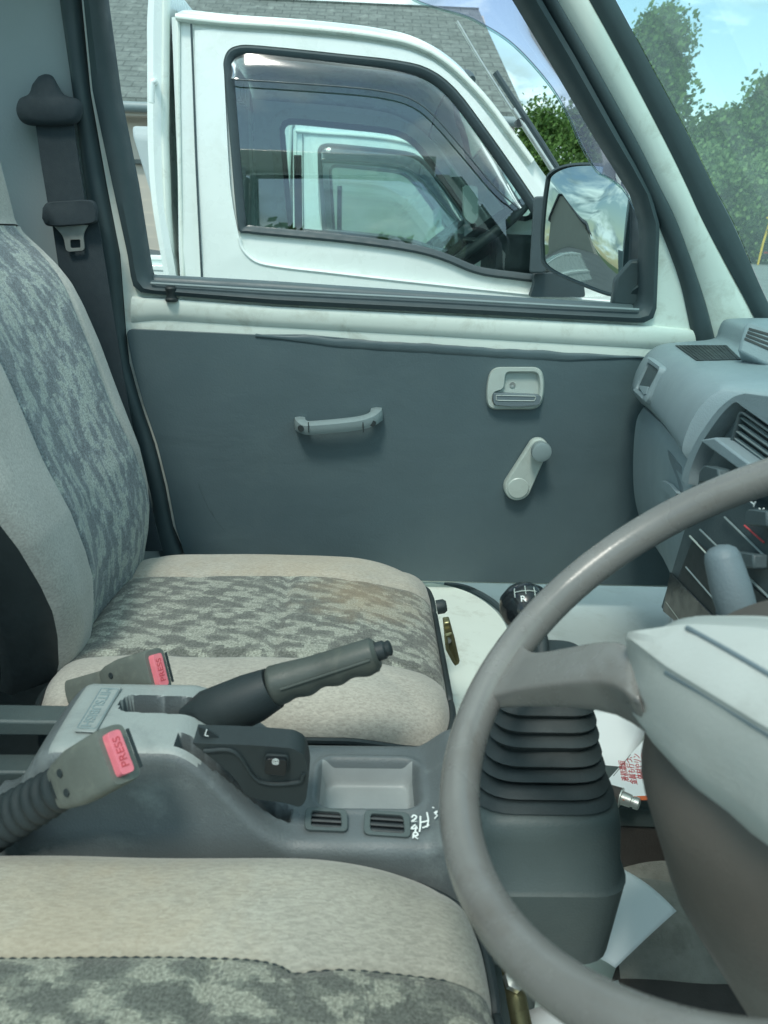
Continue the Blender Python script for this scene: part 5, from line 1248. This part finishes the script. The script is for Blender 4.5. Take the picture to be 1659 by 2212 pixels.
# ------------------------------------------------------------------ trees
def tree(label, x, y, h, wdt, nleaf, mat, seed, leaf=.28, shape='round', group='trees behind the lot'):
    rnd = random.Random(seed); r = thing('broadleaf_tree', label, 'tree', (x, y, 0), group)
    tk = MB(); b0 = Vector((x, y, 0)); top = b0 + Vector((rnd.uniform(-.5, .5), rnd.uniform(-.5, .5), h * .86))
    tk.add(tube([b0, b0.lerp(top, .3) + Vector((rnd.uniform(-.2, .2), 0, 0)), b0.lerp(top, .65), top], [h * .022, h * .017, h * .011, .03], 8))
    clumps = []
    for i in range(80):
        t = rnd.uniform(.16, 1.0); z = h * t
        prof_ = math.sin(min(1, (t - .08) / .92) ** .75 * math.pi) ** .7 if shape == 'round' else (1.05 - t) * 1.05
        a = rnd.uniform(0, 2 * math.pi); rr2 = wdt * .5 * prof_ * rnd.uniform(.25, 1.0)
        c = Vector((x + rr2 * math.cos(a), y + rr2 * math.sin(a), z)); clumps.append((c, wdt * rnd.uniform(.09, .20)))
        if i % 3 == 0:
            s0_ = b0.lerp(top, max(.15, t * .72)); tk.add(tube([s0_, s0_.lerp(c, .5) + Vector((0, 0, .1 * h * .1)), c], [h * .006, h * .004, .015], 5))
    part('trunk', tk, 'trunk', r)
    V, Fc = [], []
    for i in range(nleaf):
        c, s_ = clumps[rnd.randrange(len(clumps))]
        d = Vector((rnd.gauss(0, 1), rnd.gauss(0, 1), rnd.gauss(0, .75)))
        if d.length > 1.75: d *= 1.75 / d.length * rnd.random()
        p = c + d * s_ * .62; k = leaf * rnd.uniform(.6, 1.3)
        n_ = Vector((rnd.gauss(0, 1), rnd.gauss(0, 1), rnd.gauss(.5, 1))).normalized(); a_ = n_.orthogonal().normalized(); b_ = n_.cross(a_)
        a_, b_ = a_ * k, b_ * k * .62; o = len(V)
        V += [p - a_, p + b_ * .9 + a_ * .1, p + a_, p - b_ * .9 + a_ * .1]; Fc.append((o, o + 1, o + 2, o + 3))
    part('crown', (V, Fc), mat, r, smooth=False, recalc=False)
    return r
def at(px, Y, top_px):       # foot and height of a tree whose top shows at that picture point
    p = PY(px, top_px, Y); return p.x, Y, p.z
tr_spec = [
 ('tall tree with a pointed crown showing through the windscreen beside the pillar', 1430, 68, 58, 13.0, 36000, 'leaf', 'cone', .26),
 ('broad dark tree at the right edge of the windscreen', 1695, 66, 190, 12.0, 32000, 'leaf', 'round', .26),
 ('pale lower tree between the pointed tree and the broad tree', 1575, 64, 275, 11.5, 30000, 'leaf', 'round', .25),
 ('mid height tree seen left of the mirror, its crown ragged against cloud', 1165, 36, 250, 5.6, 22000, 'leaf', 'round', .10),
 ('bushy tree just above the mirror', 1262, 40, 255, 7.0, 24000, 'leaf', 'round', .11),
 ('low bright tree near the foot of the windscreen behind the post', 1650, 60, 375, 10.0, 24000, 'leaf2', 'round', .23),
 ('young tree low down beside the windscreen pillar', 1515, 60, 345, 9.5, 24000, 'leaf2', 'round', .23),
]
for i, (lab, px, Y, tp_, wd2, nl, mt, shp, lf_) in enumerate(tr_spec):
    x_, y_, h_ = at(px, Y, tp_); tree(lab, x_, y_, h_, wd2, nl, mt, 20 + i, lf_, shp)
# what the mirror and the glass reflect: trees and a house on the near side
for i, (x_, y_, h_) in enumerate(((-9, -34, 7), (-4, -36, 8.5), (1, -33, 7.2), (6, -36, 8), (11, -34, 9), (-15, -35, 8), (16, -36, 8), (22, -35, 7.5), (-22, -36, 9))):
    tree('tree across the lot behind the viewer, reflected in the side glass', x_, y_, h_, 6.5, 3500, 'leaf', 60 + i, .4, 'round', 'trees behind the viewer')

# a house far back along the row, the one the door mirror catches
hs = thing('plank_house', 'small plank house with a grey roof far behind, caught in the door mirror', 'house', (-30, 9.5, 0))
part('wall', prism([Vector((-33, 6.5, 0)), Vector((-33, 13.5, 0)), Vector((-33, 13.5, 3)), Vector((-33, 10, 5.4)), Vector((-33, 6.5, 3))], (6, 0, 0)), 'siding', hs, smooth=False)
for a, b in ((6.1, 10), (13.9, 10)): part('roof', prism([Vector((-33.4, a, 2.8)), Vector((-26.6, a, 2.8)), Vector((-26.6, b, 5.5)), Vector((-33.4, b, 5.5))], (0, 0, .15)), 'house_roof', hs, smooth=False)
